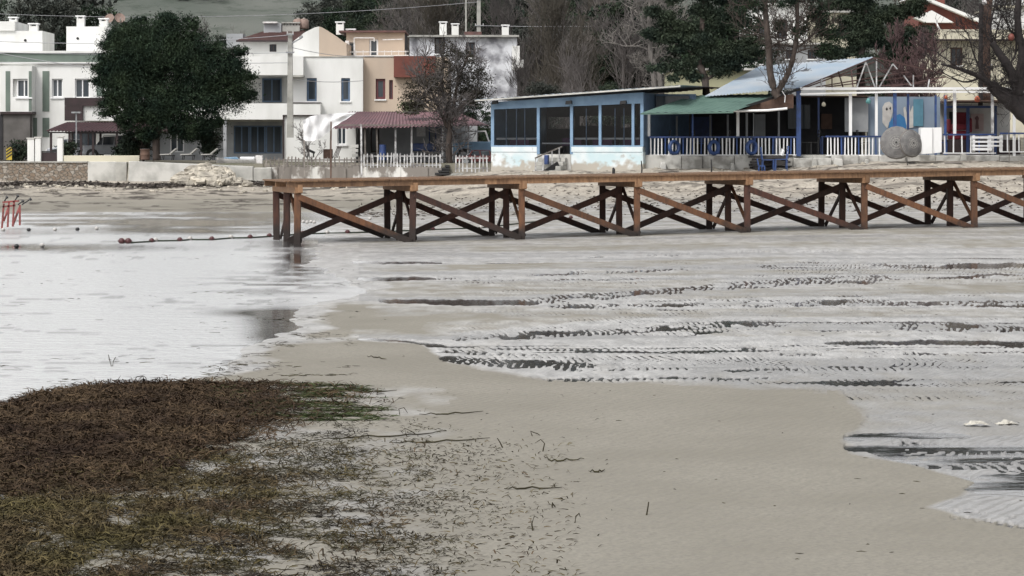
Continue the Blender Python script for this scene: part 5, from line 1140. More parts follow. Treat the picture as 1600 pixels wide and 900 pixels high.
def bm(a, b, w2, mt_, nm, Y=104.05, Y2=None, h=None):
    m = MB(); m.beam(P(a[0], a[1], Y), P(b[0], b[1], Y2 or Y), w2, h or w2); m.build(nm, mt_, hG)
bm((1250, 138.5), (1700, 138), .10, WHITE2, 'beam'); bm((1250, 147), (1400, 143.5), .07, WHITE2, 'beam', 104.0); bm((1400, 143.5), (1700, 144), .07, WHITE2, 'beam', 104.0)
bm((1300, 142), (1700, 140), .3, CONC, 'roof_deck', 105.2, 105.2, .03)
RB = mat('rusty_lattice', (.10,.055,.05), .8)
tr = [((1250,138),(1366,90)),((1258,137),(1366,97)),((1275,136),(1420,112)),((1290,136),(1440,118)),((1290,121),(1400,108)),((1366,92),(1445,136)),((1366,90),(1475,115)),((1300,136),(1300,118)),((1283,136),(1283,124)),((1317,136),(1310,112)),((1333,136),(1330,110)),((1390,136),(1480,120)),((1330,137),(1470,128))]
for i, (a, b) in enumerate(tr): bm(a, b, .045, RB, 'truss_member', 104.3+(.6*i % 3), 106.5+(.5*i % 3) if i < 7 else 104.8)
for a, b in (((1339,136),(1353,97)),((1353,97),(1367,136)),((1369.5,137),(1369.5,92)),((1374,136),(1395,100)),((1395,100),(1402,108)),((1412,118),(1424,134)),((1427,136),(1427,117)),((1283,136),(1284,122)),((1450,136),(1452,124))): bm(a, b, .05, PICK, 'truss_member', 104.6)
# balustrades
def balustrade(x0, x1, y0, y1, step, label, v=-.05, skip=()):
    t = thing('balustrade', tuple(G.W((gu((x0+x1)/2), v, zfl))), label, 'balustrade')
    m = MB(G); m.pbox(x0, x1, y0, y0+2.6, v-.02, v+.06); m.build('top_rail', DBLUE, t); m = MB(G); m.pbox(x0, x1, y1-1.6, y1, v, v+.05); m.build('bottom_rail', WHITE2, t)
    x = x0+3; i = 0
    while x < x1-2:
        m = MB(G); u = gu(x); m.beam((u, v+.02, gzz(y1-1.7)), (u+rng.uniform(-.015, .015), v+.02, gzz(y0+2.7)), .05, .025); m.build('baluster', WHITE2 if i % 5 != 4 else BLUE, t)
        x += step; i += 1
balustrade(1014, 1246, 213, 243, 5.6, 'long white and blue balustrade below the green awning'); balustrade(1290, 1377, 212, 243.5, 5.4, 'white balustrade right of the thick blue post'); balustrade(1473, 1556, 209, 240, 13.5, 'sparse white balustrade behind the white pallet bench'); balustrade(1562, 1680, 207, 238, 9, 'dark-railed balustrade at the right edge')
# tyres
for px_, l_ in ((1053.5, 'leftmost blue tyre hung on the balustrade'), (1115.5, 'middle blue tyre hung on the balustrade'), (1174.5, 'blue tyre hung nearest the stacked timber')):
    c = P(px_, 230.5, 104.0); t = thing('tyre', tuple(c-Vector((0, 0, .3))), l_, 'tyre', 'blue tyres on the balustrade'); n, k = 20, 8
    m = MB(); ax = Vector((.62, -.78, 0)).normalized(); a = Vector((0,0,1)); b = ax.cross(a)
    for i in range(n):
        th = 2*math.pi*i/n; rd = a*math.cos(th)+b*math.sin(th)
        for j in range(k): ph = 2*math.pi*j/k; m.v.append(tuple(c+rd*(.245+.075*math.cos(ph))+ax*.085*math.sin(ph)))
    for i in range(n):
        for j in range(k): m.f.append((i*k+j, i*k+(j+1) % k, ((i+1) % n)*k+(j+1) % k, ((i+1) % n)*k+j))
    m.build('rubber', BLUE, t, smooth=True); MB().tube([c+a*.3, c+a*.5+Vector((0, .1, 0))], .012, 5).build('rope', ROPE, t)
# lanterns under the beams
def lantern(px, py, v, mt_, label, s=.09):
    c = (gu(px), v, gzz(py)); t = thing('lantern', G.W(c), label, 'lantern'); MB(G).lathe(c, [(s*.5, -s), (s, -s*.6), (s*1.05, s*.3), (s*.5, s*1.1), (s*.2, s*1.3)], 10).build('shade', mt_, t, smooth=True); MB(G).tube([(c[0], v, c[2]+s), (c[0], v, c[2]+s+.3)], .01, 5).build('cord', BLACK, t)
lantern(1359, 158, .4, AQUA, 'aqua glass lantern hanging left of the tall white post', .10); lantern(1289, 163, .4, CREAM, 'cream lantern hanging right of the thick blue post', .08); lantern(1480, 152, .3, ORANGE, 'small red lantern hanging between two blue posts', .07); lantern(1529, 155, .3, ORANGE, 'orange lantern hanging above the red armchair', .11)
# furniture inside
MB(G).box(gu(1497), gu(1620), 3.35, 5.6, zfl, zfl+.62).build('room_floor', DARKB, hG)
ar = thing('armchair', G.W((gu(1524), 3.6, zfl+.62)), 'dark red armchair in the pale room with blue frame', 'armchair')
u = gu(1524); z = zfl+.625-.1
for nm, bx in (('seat', (u-.38, u+.38, 3.6, 4.3, z+.5, z+.75)), ('backrest', (u-.1, u+.42, 4.1, 4.4, z+.7, z+1.25)), ('armrest', (u-.48, u-.36, 3.6, 4.3, z+.4, z+.95)), ('armrest', (u+.40, u+.52, 3.6, 4.3, z+.4, z+1.0)), ('base', (u-.4, u+.4, 3.65, 4.25, z+.1, z+.48))): MB(G).box(*bx).build(nm, RED, ar, bevel=.05)
def chair(u, v, z, mt_, label, fr=G, flip=1, group=None, s=1.0, rot=0):
    t = thing('chair', fr.W((u, v, z)), label, 'chair', group); w2 = .2*s; h = .45*s
    MB(fr).box(u-w2, u+w2, v-w2, v+w2, z+h-.03, z+h).build('seat', mt_, t)
    bu = u+flip*w2
    m = MB(fr); m.beam((bu, v-w2, z+h), (bu+flip*.05, v-w2, z+.88*s), .03); m.beam((bu, v+w2, z+h), (bu+flip*.05, v+w2, z+.88*s), .03)
    for q in (.6, .72, .85): m.beam((bu+flip*.03, v-w2, z+q*s), (bu+flip*.03, v+w2, z+q*s), .02, .05)
    m.build('backrest', mt_, t)
    for a in (-1, 1):
        for b in (-1, 1): m = MB(fr); m.beam((u+a*w2*.95, v+b*w2*.95, z), (u+a*w2*.9, v+b*w2*.9, z+h-.03), .035); m.build('leg', mt_, t)
Z_ = gzz(269)
chair(gu(1184), -1.6, Z_, BLUE, 'leftmost blue wooden chair on the sand, low and small', flip=-1, group='blue chairs on the sand', s=.62)
chair(gu(1195), -1.2, Z_, BLUE, 'tall blue wooden chair on the sand between two others', flip=-1, group='blue chairs on the sand', s=1.15); chair(gu(1214), -1.5, Z_, BLUE, 'rightmost blue wooden chair on the sand', flip=1, group='blue chairs on the sand', s=1.2)
cg = 'dark chairs inside the restaurant'
for i, (x_, v_) in enumerate(((1262, .8), (1276, 1.4), (1355, 1.0), (1450, 1.5), (1478, 1.2), (1040, 1.5), (1100, 1.8), (1135, 1.4))):
    chair(gu(x_), v_, zfl, DBLUE if x_ > 1440 else BLACK, ['black chair just right of the thick blue post', 'black chair second to the right of the thick blue post', 'black chair behind the white balustrade by the tall white post', 'blue chair before the mural wall', 'blue chair between the two blue posts', 'black chair behind the leftmost tyre', 'black chair behind the middle tyre', 'black chair right of the middle tyre'][i], flip=1 if i % 2 else -1, group=cg, s=1.15)
for i, x_ in enumerate((1060, 1200, 1310)):
    t = thing('table', G.W((gu(x_), 2, zfl)), ['dark table behind the leftmost tyre', 'dark table behind the blue chairs', 'dark table behind the short balustrade'][i], 'table', 'tables in the restaurant'); u = gu(x_)
    MB(G).box(u-.5, u+.5, 1.6, 2.3, zfl+.72, zfl+.76).build('tabletop', DBLUE, t)
    for a in (-.45, .45):
        for b in (1.65, 2.25): MB(G).box(u+a-.03, u+a+.03, b-.03, b+.03, zfl, zfl+.72).build('leg', DBLUE, t)
# stacked timber
m = MB(G); rng = random.Random(6)
for k in range(16):
    z = gzz(268)+.16+(k % 5)*.11; a = rng.uniform(1166, 1176); b = rng.uniform(1212, 1236); m.beam((gu(a), -.9+.17*(k//5)+rng.uniform(-.04, .04), z), (gu(b), -.9+.17*(k//5)+rng.uniform(-.04, .04), z+rng.uniform(-.05, .05)), .11, .09)
simple('timber_pile', m, mat('charred_timber', (.03,.027,.03), .9, (.06,.055,.05), 4), 'stack of dark boards behind the blue chairs', 'timber pile')
m = MB(G); m.tube([(gu(1219), -.6, gzz(243)), (gu(1221), -.6, gzz(236)), (gu(1219), -.6, gzz(232))], [.08, .07, .02], 8); simple('white_bag', m, TARP, 'small crumpled white bag on top of the dark board stack', 'bag')
# round mesh cages, white box, bench, stakes
MESH = mat('grey_wicker', (.13,.125,.125), .9, (.20,.195,.19), 5, .35, .65, .8, 60, rnd=.15)
def cage(px, py, Y, r, ax, label, dep):
    c = P(px, py, Y); t = thing('wicker_dome', tuple(c-Vector((0, 0, r))), label, 'wicker dome', 'wicker domes on the sand'); ax = Vector(ax).normalized(); a = ax.cross(Vector((0,0,1))).normalized(); b = a.cross(ax); n = 26; m = MB()
    rings = [(1, -.06), (1.04, 0), (1.0, .04), (.9, dep*.35), (.72, dep*.7), (.45, dep*.92), (.12, dep), (.0, dep)]
    for q, d in rings:
        for j in range(n): th = 2*math.pi*j/n; w3 = 1+.02*math.sin(th*5); m.v.append(tuple(c+(a*math.cos(th)+b*math.sin(th))*r*q*w3+ax*r*d))
    for i in range(len(rings)-1):
        for j in range(n): j2 = (j+1) % n; m.f.append((i*n+j, i*n+j2, (i+1)*n+j2, (i+1)*n+j))
    m.build('weave', MESH, t, smooth=True)
    m = MB(); pts = [c+(a*math.cos(2*math.pi*j/20)+b*math.sin(2*math.pi*j/20))*r*1.03-ax*.03 for j in range(21)]; m.tube(pts, .03, 6); m.build('rim', WOODG, t)
    m = MB()
    for q in (.25, .4, .55, .7, .85, .95):
        m.tube([c+(a*math.cos(2*math.pi*j/20)+b*math.sin(2*math.pi*j/20))*r*q+ax*r*dep*(1.02-q*q*.95) for j in range(21)], .016, 4)
    for s_ in range(10):
        th = math.pi*2*s_/10; m.tube([c+(a*math.cos(th)+b*math.sin(th))*r*q+ax*r*dep*(1.02-q*q*.95) for q in (.05, .4, .7, .97)], .012, 4)
    m.build('ribs', mat('pale_cane', (.34,.33,.31), .9), t)
    MB().tube([c+ax*r*(dep-.02), c+ax*r*(dep+.03)], r*.07, 10).build('hub', BLACK, t)
cage(1401, 223, 102.6, .62, (-.25, -1, .1), 'large grey wicker dome lying on its side, nearest the white box', .22)
cage(1424, 224, 102.2, .52, (.55, -1, .15), 'smaller grey wicker dome overlapping the large one on the right', .25)
m = MB(Fr(0, 102.4)); f_ = m.fr; m.prism([(f_.U(1438), f_.Z(241)), (f_.U(1457), f_.Z(240)), (f_.U(1457), f_.Z(199.5)), (f_.U(1439), f_.Z(199.5))], 0, .6); wb = simple('white_cabinet', m, WHITE2, 'white box standing on the sand right of the wicker domes', 'cabinet', bevel=.01)
m = MB(Fr(0, 102.4)); m.prism([(f_.U(1457.3), f_.Z(240)), (f_.U(1472), f_.Z(238)), (f_.U(1472), f_.Z(199)), (f_.U(1457.3), f_.Z(199.5))], .08, .55); m.build('side_panel', WHITE2, wb, bevel=.01)
bn = thing('bench', P(1544, 237, 103.2), 'low white slatted pallet bench in front of the sparse balustrade', 'bench'); f_ = Fr(0, 103.0)
for y0, y1 in ((213, 216.5), (220, 223), (226.5, 229)): MB(f_).pbox(1519, 1567, y0, y1, .0, .04).build('slat', WHITE2, bn)
for a, b in ((1520, 1524), (1545, 1549), (1562, 1567)): MB(f_).pbox(a, b, 211.5, 237, .045, .1).build('leg', WHITE2, bn)
MB(f_).pbox(1519, 1548, 231, 235, -.25, .04).build('seat', WHITE2, bn)
for px_, y0, y1, Y, r_, mt_, l_ in ((1417, 246, 273, 101.4, .018, BLACK, 'thin dark stake below the wicker domes'), (1576, 204, 274, 101.8, .015, WOODG, 'tall thin stake planted in the sand at right'), (1111, 249, 273, 101.2, .03, BLACK, 'short black stake below the middle blue tyre'), (1002, 251, 274, 101.6, .03, BLACK, 'black stake at the right corner of the pavilion base'), (958, 262, 268, 101, .06, BLACK, 'dark weedy stub on the sand before the pavilion')):
    tag(MB().tube([P(px_, y1, Y)-Vector((0, 0, .4)), P(px_+1, (y0+y1)/2, Y), P(px_, y0, Y)], [r_, r_, r_*.6], 6).build('stake', mt_), l_, 'stake')
# ------------------------------------------------------------------ houses further back
def back_house(label, px0, px1, ytop, ybase, Y, mt_, roofm, wins, roof='flat', fm=DARKB, dep=7, gable=None, cat='house'):
    f = Fr(0, Y); t = thing('house', (X((px0+px1)/2, Y), Y, f.Z(ybase)), label, cat)
    MB(f).wall(f.U(px0), f.U(px1), f.Z(ybase), f.Z(ytop), 0, .3, [hole(f, *w2) for w2 in wins]).build('wall', mt_, t); MB(f).box(f.U(px0), f.U(px1), .302, dep, f.Z(ybase), f.Z(ytop)-.01).build('rear_wall', mt_, t)
    for w2 in wins: window(f, t, *w2, fm, fw=.08)
    if roof == 'flat': MB(f).box(f.U(px0-3), f.U(px1+3), -.3, dep+.2, f.Z(ytop)+.002, f.Z(ytop-3)).build('roof', roofm, t)
    elif roof == 'hip':
        a, b, hgt = f.U(px0-5), f.U(px1+5), gable; m = MB(f); c0, c1 = a+(b-a)*.3, b-(b-a)*.3; z0, z1 = f.Z(ytop), f.Z(hgt)
        m.face([(a,-.4,z0),(b,-.4,z0),(c1,dep/2,z1),(c0,dep/2,z1)]); m.face([(b,dep+.4,z0),(a,dep+.4,z0),(c0,dep/2,z1),(c1,dep/2,z1)]); m.face([(a,dep+.4,z0),(a,-.4,z0),(c0,dep/2,z1)]); m.face([(b,-.4,z0),(b,dep+.4,z0),(c1,dep/2,z1)]); m.face([(a,-.4,z0),(a,dep+.4,z0),(b,dep+.4,z0),(b,-.4,z0)]); m.build('roof', roofm, t)
    return t, f
t, f = back_house('cream two-storey house with dark red roof behind the bare black tree', 1445, 1640, 62, 215, 135, CREAM, CREAM, [(1485, 1504, 74, 102), (1535, 1548, 76, 100)], fm=WOODB)
MB(f).pbox(1440, 1645, 47, 62, -.8, -.004).build('balcony_band', CREAM, t); MB(f).pbox(1440, 1645, 62.3, 64, -.85, -.1).build('band_edge', DARKB, t)
m = MB(f); m.prism([(f.U(1440), f.Z(46.5)), (f.U(1560), f.Z(46.5)), (f.U(1515), f.Z(20)), (f.U(1450), f.Z(-4))], 1.5, 7); m.build('upper_gable', REDWALL, t)
m = MB(f); m.prism([(f.U(1436), f.Z(-8)), (f.U(1440), f.Z(-11)), (f.U(1536), f.Z(28)), (f.U(1532), f.Z(32))], .9, 7.2); m.build('roof', WHITE, t)
m = MB(f); m.prism([(f.U(1432), f.Z(27)), (f.U(1460), f.Z(15)), (f.U(1495), f.Z(34)), (f.U(1450), f.Z(34))], .8, 1.45); m.build('porch_roof', WHITE, t); MB(f).pbox(1474, 1486, -10, 10, 2, 2.4).build('chimney', REDWALL, t)
m = MB(f); m.beam((f.U(1464), .3, f.Z(34)), (f.U(1470), .3, f.Z(47)), .08); m.build('post', WHITE2, t)
back_house('white house behind the right tangle of bare branches', 1560, 1700, 12, 200, 152, WHITE, CREAM, [(1600, 1615, 40, 70)], fm=DARKB)
back_house('pale yellow flat wall building behind the tall dark conifer', 1052, 1200, 110, 215, 119, YELLOW, CONCL, [], cat='building')
back_house('tall white house glimpsed between the two forked pine trunks', 1172, 1262, 8, 200, 150, WHITE, CONCL, [(1185, 1197, 30, 60), (1215, 1230, 30, 60), (1185, 1197, 78, 100), (1215, 1230, 78, 100)])
back_house('cream and grey house behind the right pine branches', 1262, 1345, 20, 200, 154, CREAM, CONC, [(1275, 1290, 34, 52), (1310, 1325, 34, 52), (1275, 1290, 70, 92)])
back_house('grey low house seen above the pale blue roof', 1215, 1290, 70, 200, 142, GREYW, CONCL, [(1228, 1240, 78, 92), (1262, 1276, 78, 92)])
back_house('white house far uphill between conifers at top right', 1560, 1640, -20, 100, 230, WHITE, TILER, [(1572, 1580, -10, 4)], 'hip', gable=-40)
t, f = back_house('dilapidated patchy white house with chimneys behind bare trees', 640, 808, 58, 200, 150, mat('patchy_whitewash', (.62,.63,.66), .9, (.22,.22,.24), 1.3, .42, .6, .3, 6), CONC, [(679, 695, 58.5, 84), (728, 742, 66, 90)])
for c in ((686, 697, 33, 57), (705, 716, 36, 57), (784, 795, 38, 57)): chimney(f, t, *c, v=1)
MB(f).pbox(800, 812, 72, 110, -.4, -.01).build('pier_block', WHITE, t); MB(f).pbox(725, 752, 48, 56, 1.2, 3).build('roof_block', TILER, t); MB(f).pbox(802, 818, 94, 106, -.9, -.42).build('lower_block', WHITE, t)
# ------------------------------------------------------------------ trees near the houses
poly_tree('pine_tree', 'huge dense dark pine hiding the gap between the two left houses', 112.5,
    [([(245, 251), (244, 220), (247, 190), (252, 150), (262, 90)], 6.5, 3), ([(246, 200), (222, 160), (190, 110)], 3, 1), ([(247, 195), (290, 165), (340, 130)], 3, 1)],
    [(250, 78, 62, 50), (215, 95, 55, 60), (290, 90, 62, 48), (330, 120, 58, 50), (355, 145, 44, 32), (300, 165, 75, 40), (235, 150, 70, 45), (190, 110, 42, 45), (205, 60, 38, 28), (262, 48, 48, 26), (365, 110, 22, 24), (290, 198, 60, 20), (240, 185, 40, 18), (180, 145, 26, 24), (165, 100, 14, 22), (180, 55, 12, 14), (320, 85, 40, 28), (215, 180, 26, 14), (392, 150, 10, 10), (172, 122, 18, 30), (186, 70, 22, 26)]+lump([(265, 120, 118, 90)], 40, .16, 5, 1.06)+lump([(200,120,50,70)],10,.3,6),
    140000, .052, LPINE, seed=1, dep=.85, clump=42, asp=.25)
bush('dark bush below the pine between the glass doors and the loungers', 330, 222, 13, 22, 113, 2500, 31, LDARK)
bush('dark bush at the foot of the pine left side', 212, 222, 20, 22, 114, 3500, 32, LDARK)
poly_tree('dark_tree', 'dark bushy tree whose trunk rises by the wooden steps', 109.6,
    [([(703, 262), (701, 230), (703, 200), (698, 172), (690, 130), (694, 90)], 6, 2), ([(702, 205), (708, 170), (718, 120), (735, 80)], 4, 1.2), ([(699, 200), (688, 175), (672, 140), (650, 110)], 3, 1), ([(703, 190), (722, 165), (745, 140)], 3, 1)],
    [(690, 120, 34, 34), (655, 140, 26, 20), (720, 105, 30, 30), (640, 155, 20, 12), (745, 130, 26, 28), (700, 80, 18, 16), (735, 150, 30, 14), (670, 160, 26, 10)], 9000, .045, LBRN, seed=2, twigs=26, tw_r=.016, clump=16, tw_mat=TWIG)
bush('grey-green bush against the beige house right of its red windows', 640, 168, 20, 10, 113, 1600, 33, LOLIVE)
poly_tree('conifer', 'tall dark conifer with a bent trunk above the green awning', 107.5,
    [([(1104, 152), (1101, 120), (1092, 96), (1096, 60), (1100, 0)], 6, 4), ([(1104, 125), (1122, 112), (1135, 98)], 2.6, 1.2), ([(1095, 100), (1070, 70), (1050, 40)], 2.6, 1)],
    lump([(1085, 60, 46, 34), (1060, 88, 40, 24), (1110, 85, 45, 26), (1140, 55, 38, 34), (1100, 10, 60, 36), (1060, 25, 40, 34), (1150, 15, 38, 32), (1160, 82, 24, 18), (1050, 110, 26, 12), (1135, 105, 16, 10), (1175, 70, 12, 10), (1085, 115, 16, 8), (1045, 60, 30, 30)], 6, .42, 31, 1.15), 62000, .05, LDARK, seed=3, asp=.3)
poly_tree('pine_tree', 'forked grey-trunked pine growing through the pale blue roof', 103.2,
    [([(1216, 152), (1210, 142), (1203, 110), (1201, 70), (1196, 20), (1192, -40)], 6.4, 4), ([(1212, 146), (1222, 132), (1234, 108), (1242, 75), (1246, 30), (1242, -40)], 5, 3), ([(1202, 75), (1218, 66), (1236, 60)], 1.6, .8), ([(1243, 76), (1262, 62), (1284, 42), (1300, 36)], 2, .8), ([(1246, 60), (1260, 40), (1268, 10)], 1.6, .6), ([(1199, 50), (1185, 25), (1178, 0)], 1.6, .6), ([(1201, 62), (1192, 55), (1180, 52)], 1, .5), ([(1245, 82), (1262, 76), (1280, 78)], 1.4, .6)],
    [(1250, 45, 12, 14), (1275, 20, 20, 10), (1290, 45, 18, 8), (1180, 10, 18, 10), (1225, 4, 25, 8), (1282, 82, 12, 5), (1300, 70, 16, 16), (1215, 40, 10, 8), (1265, -10, 40, 14)], 9000, .045, LPINE, BARK, seed=4, twigs=9, tw_r=.014, clump=18)
poly_tree('conifer', 'broad dense dark conifer behind the roof truss', 113,
    [([(1345, 215), (1345, 100), (1350, 30), (1352, -40)], 7, 4)],
    lump([(1320, 30, 40, 36), (1370, 20, 50, 40), (1400, 50, 42, 34), (1335, 70, 44, 28), (1370, 75, 40, 28), (1420, 20, 26, 30), (1300, 75, 26, 18), (1420, 70, 26, 22), (1350, -10, 60, 26), (1310, 95, 14, 8), (1390, 95, 40, 14)], 6, .42, 32, 1.12), 62000, .05, LDARK, seed=5, asp=.3)
bare_tree('reddish bare shrubby tree behind the white roof lattice', 1415, 111, 4.2, 51, TWIGR, lv=4, r=.06, stems=4, base=2.6, nb=(5, 7), lean=.3, name='shrubby_tree')
poly_tree('bare_tree', 'pale-barked leafless tree rising behind the pavilion roof', 113,
    [([(1024, 150), (1020, 110), (1016, 75), (1014, 30), (1018, -30)], 5, 2.2), ([(1032, 150), (1030, 118), (1019, 92)], 5, 3), ([(1015, 60), (1005, 40), (996, 5)], 1.8, .8), ([(1015, 50), (1030, 32), (1048, 18)], 1.6, .6), ([(1017, 80), (1000, 73), (975, 72)], 1.4, .6), ([(1015, 40), (1022, 15), (1026, -10)], 1.5, .7), ([(1013, 45), (1002, 25), (985, 12)], 1.2, .6), ([(1019, 60), (1040, 50), (1055, 40)], 1.1, .5)],
    [], 0, .1, LDARK, BARKP, seed=6, twigs=10, tw_r=.014)
poly_tree('bare_tree', 'thick black leafless tree leaning in from the right edge', 101,
    [([(1640, 215), (1605, 182), (1580, 160), (1562, 145), (1548, 132)], 15, 9), ([(1552, 135), (1530, 120), (1500, 108), (1470, 100)], 5.5, 1.5), ([(1550, 140), (1575, 142), (1600, 150)], 5, 4), ([(1598, 178), (1590, 140), (1578, 108), (1562, 84), (1550, 66)], 10, 5), ([(1592, 150), (1594, 115), (1598, 80), (1592, 55), (1590, 20), (1594, -20)], 8.5, 4.5),
     ([(1550, 66), (1548, 40), (1556, 0)], 2, 1), ([(1562, 84), (1555, 60), (1566, 20)], 2, .8), ([(1548, 132), (1532, 108), (1520, 80), (1512, 50)], 2.2, .8), ([(1530, 122), (1505, 128), (1470, 112)], 2, .7), ([(1590, 60), (1575, 40), (1570, 0)], 1.8, .7), ([(1575, 105), (1588, 80), (1585, 50)], 1.8, .8), ([(1552, 70), (1540, 50), (1544, 15)], 1.5, .6), ([(1572, 150), (1590, 142), (1610, 138)], 3, 1.5), ([(1500, 108), (1478, 92), (1462, 80)], 1.4, .6)],
    [], 0, .1, LDARK, BARKD, seed=7, twigs=9, tw_r=.013)
poly_tree('tall_trunk', 'tall straight brown trunk rising behind the restaurant at right', 107.5, [([(1541, 160), (1540, 80), (1543, 0), (1543, -40)], 8, 7)], [], 0, .1, LDARK, WOODB, seed=8, twigs=8, tw_r=.014, tw_mat=BARKD)
lp = thing('street_lamp', P(1532, 160, 107), 'dark lamp post with a white globe at top right', 'street lamp'); MB().tube([P(1532, 165, 107), P(1533, 5, 107)], [.10, .09], 8).build('post', BARKD, lp); MB().ball(P(1538, 4, 106.8), .11).build('globe', WPLAST, lp, smooth=True)
tag(MB().ball(P(1580, 58, 100.8), .13, 14, 1.15).build('red_buoy', mat('faded_red_plastic', (.20,.06,.045), .6), smooth=True), 'round red buoy hanging in the black leafless tree', 'buoy')
# ------------------------------------------------------------------ wood on the slope behind
def fakeground(x, Y): return gz(x, Y)-.2
protos = []
for k, (n_, sd_) in enumerate(((17000, 61), (17000, 62), (15000, 63))):
    rng = random.Random(sd_); t = thing('evergreen_tree', (0, 0, 0), '', 'tree'); hgt = 9.0
    MB().tube([(0,0,0), (.1,0,3), (0,0,6.5)], [.22,.17,.08], 8).build('trunk', BARK, t)
    bl = []
    for j in range(34):
        q = rng.random(); a = rng.uniform(0, 6.28); rr = (2.9-1.9*q)*rng.uniform(.3, 1.05); bl.append(((math.cos(a)*rr, math.sin(a)*rr, 2.2+q*6.6), (rng.uniform(.6, 1.25), rng.uniform(.6, 1.25), rng.uniform(.4, .8))))
    leaves('crown', bl, n_, .09, [LDARK, LGREY, LPINE][k], t, sd_, 22, .45); protos.append(t)
bprotos = []
for k in range(4):
    t = bare_tree('', 800, 140, 9.5, 71+k, [TWIG, TWIGB, TWIG, TWIGP][k], lv=4, r=.12, stems=2+k % 2, base=0, nb=(5, 7), lean=.13); t.location = (0,0,0); bprotos.append(t)
used = {}; WOODL_ = []
def plant(proto, px, Y, s, label, group=None, sink=.2, squash=1):
    k = proto.name; o = proto if k not in used else copy_tree(proto); used[k] = 1
    x = X(px, Y); rng = random.Random(int(px*7+Y)); o.location = (x, Y, gz(x, Y)-sink); o.scale = (s*squash, s*squash, s); o.rotation_euler = (0, 0, rng.uniform(0, 6.28)); tag(o, label, 'tree', group)
    if group: WOODL_.append((px, Y, o, 'dark evergreen' if 'evergreen' in label else 'leafless grey tree'))
EG = 'dark evergreens of the wood on the slope'; BGp = 'bare grey trees of the wood on the slope'
L1 = 'dark evergreen of the wood climbing the slope above the village roofs'; L2 = 'leafless grey tree of the tangled wood above the pavilion roof'
rng = random.Random(99)
# evergreens just behind the left house, at its roof blocks
for px_, Y, s, l_ in ((22, 170, 1.0, 'dark evergreen behind the far left roof block'), (70, 168, 1.15, 'dark evergreen in the gap between the two white roof blocks'), (85, 178, 1.0, 'second dark evergreen behind the roof gap, further uphill'), (128, 175, 1.1, 'dark evergreen behind the taller left chimney'), (160, 165, .9, 'dark evergreen behind the pink satellite dishes'), (-30, 180, 1.2, 'dark evergreen at the far left edge')):
    plant(protos[int(px_) % 3], px_, Y, s, l_)
for px_, Y, s, l_ in ((340, 205, .75, 'small pale leafless tree behind the pine against the grassy hill'), (385, 215, .6, 'second small leafless tree above the red tiled roof')): plant(bprotos[0], px_, Y, s, l_)
plant(protos[0], 372, 222, .55, 'small dark round tree on the hill above the red tiled roof'); plant(protos[1], 345, 230, .5, 'lone small dark tree on the grassy hill beside the pine')
for px_, Y in ((505, 235), (530, 215), (560, 225), (590, 210), (620, 220), (640, 200), (665, 215), (545, 250), (600, 245), (690, 235), (720, 215), (760, 225), (800, 230), (850, 215), (900, 225), (950, 220), (1000, 210), (870, 250), (780, 255), (700, 260), (1040, 220), (1100, 205), (1150, 215), (1230, 210), (1290, 200), (1340, 215), (1400, 205), (1450, 220), (1490, 240), (960, 185), (1000, 170), (915, 190), (1080, 165), (1130, 170), (1420, 170), (1300, 180),(830,180),(880,202),(1060,150), (985,160), (930,195), (1150,140),(860,190),(760,190),(800,205),(690,190),(730,188),(775,185),(825,205),(850,208),(895,198),(945,165),(975,145),(870,196),(910,186),(1010,150),(650,185),(715,190)):
    plant(protos[rng.randint(0, 2)], px_, Y, rng.uniform(.85, 1.2), L1, EG)
for i in range(46):
    px_ = rng.uniform(610, 1010); Y = rng.uniform(136, 215)
    if px_ < 825 and Y < 168: Y += 34
    plant(bprotos[rng.randint(0, 3)], px_, Y, rng.uniform(.75, 1.1), L2, BGp)
for i in range(16): plant(bprotos[rng.randint(0, 3)], rng.uniform(1020, 1620), rng.uniform(160, 230), rng.uniform(.8, 1.1), 'leafless grey tree of the wood behind the restaurant and conifers', BGp+' right side')
for i, (px_, Y) in enumerate(((835, 124), (850, 120), (905, 121), (955, 119), (870, 126), (740, 131))):
    plant(protos[i % 3] if i % 2 else bprotos[i % 4], px_, Y, .42 if i % 2 else .5, ['leafless shrub tree just behind the left end of the pavilion roof', 'small dark evergreen behind the pavilion roof left of centre', 'leafless shrub tree behind the middle of the pavilion roof', 'small dark evergreen behind the right part of the pavilion roof', 'tall leafless shrub tree behind the pavilion door', 'small dark evergreen between the cottage roof and the pavilion'][i])
LM = [(-999,'far left roofs'),(500,'curved gable'),(560,'beige penthouse'),(615,'red-brown parapet'),(660,'patchy white house'),(710,'upper utility pole'),(765,'left end of the pavilion roof'),(810,'left pavilion window'),(860,'pavilion door'),(905,'middle pavilion window'),(955,'right pavilion window'),(1000,'pale-barked tree'),(1050,'bent-trunk conifer'),(1150,'forked pine'),(1270,'roof truss'),(1380,'mural wall'),(1480,'cream house'),(1570,'right edge house')]
bins = {}
for px_, Y, o, kd in WOODL_: bins.setdefault(([n_ for a_, n_ in LM if px_ >= a_][-1], kd), []).append((Y, o))
ORDR = ['nearest','second nearest','third nearest','fourth nearest','fifth nearest','sixth nearest','seventh nearest','eighth nearest','ninth nearest','tenth nearest']
for (n_, kd), l_ in bins.items():
    for i, (Y, o) in enumerate(sorted(l_, key=lambda q: q[0])): o['label'] = f'{kd} on the slope above the {n_}' + ('' if len(l_) == 1 else f', {ORDR[min(i, 9)]}')
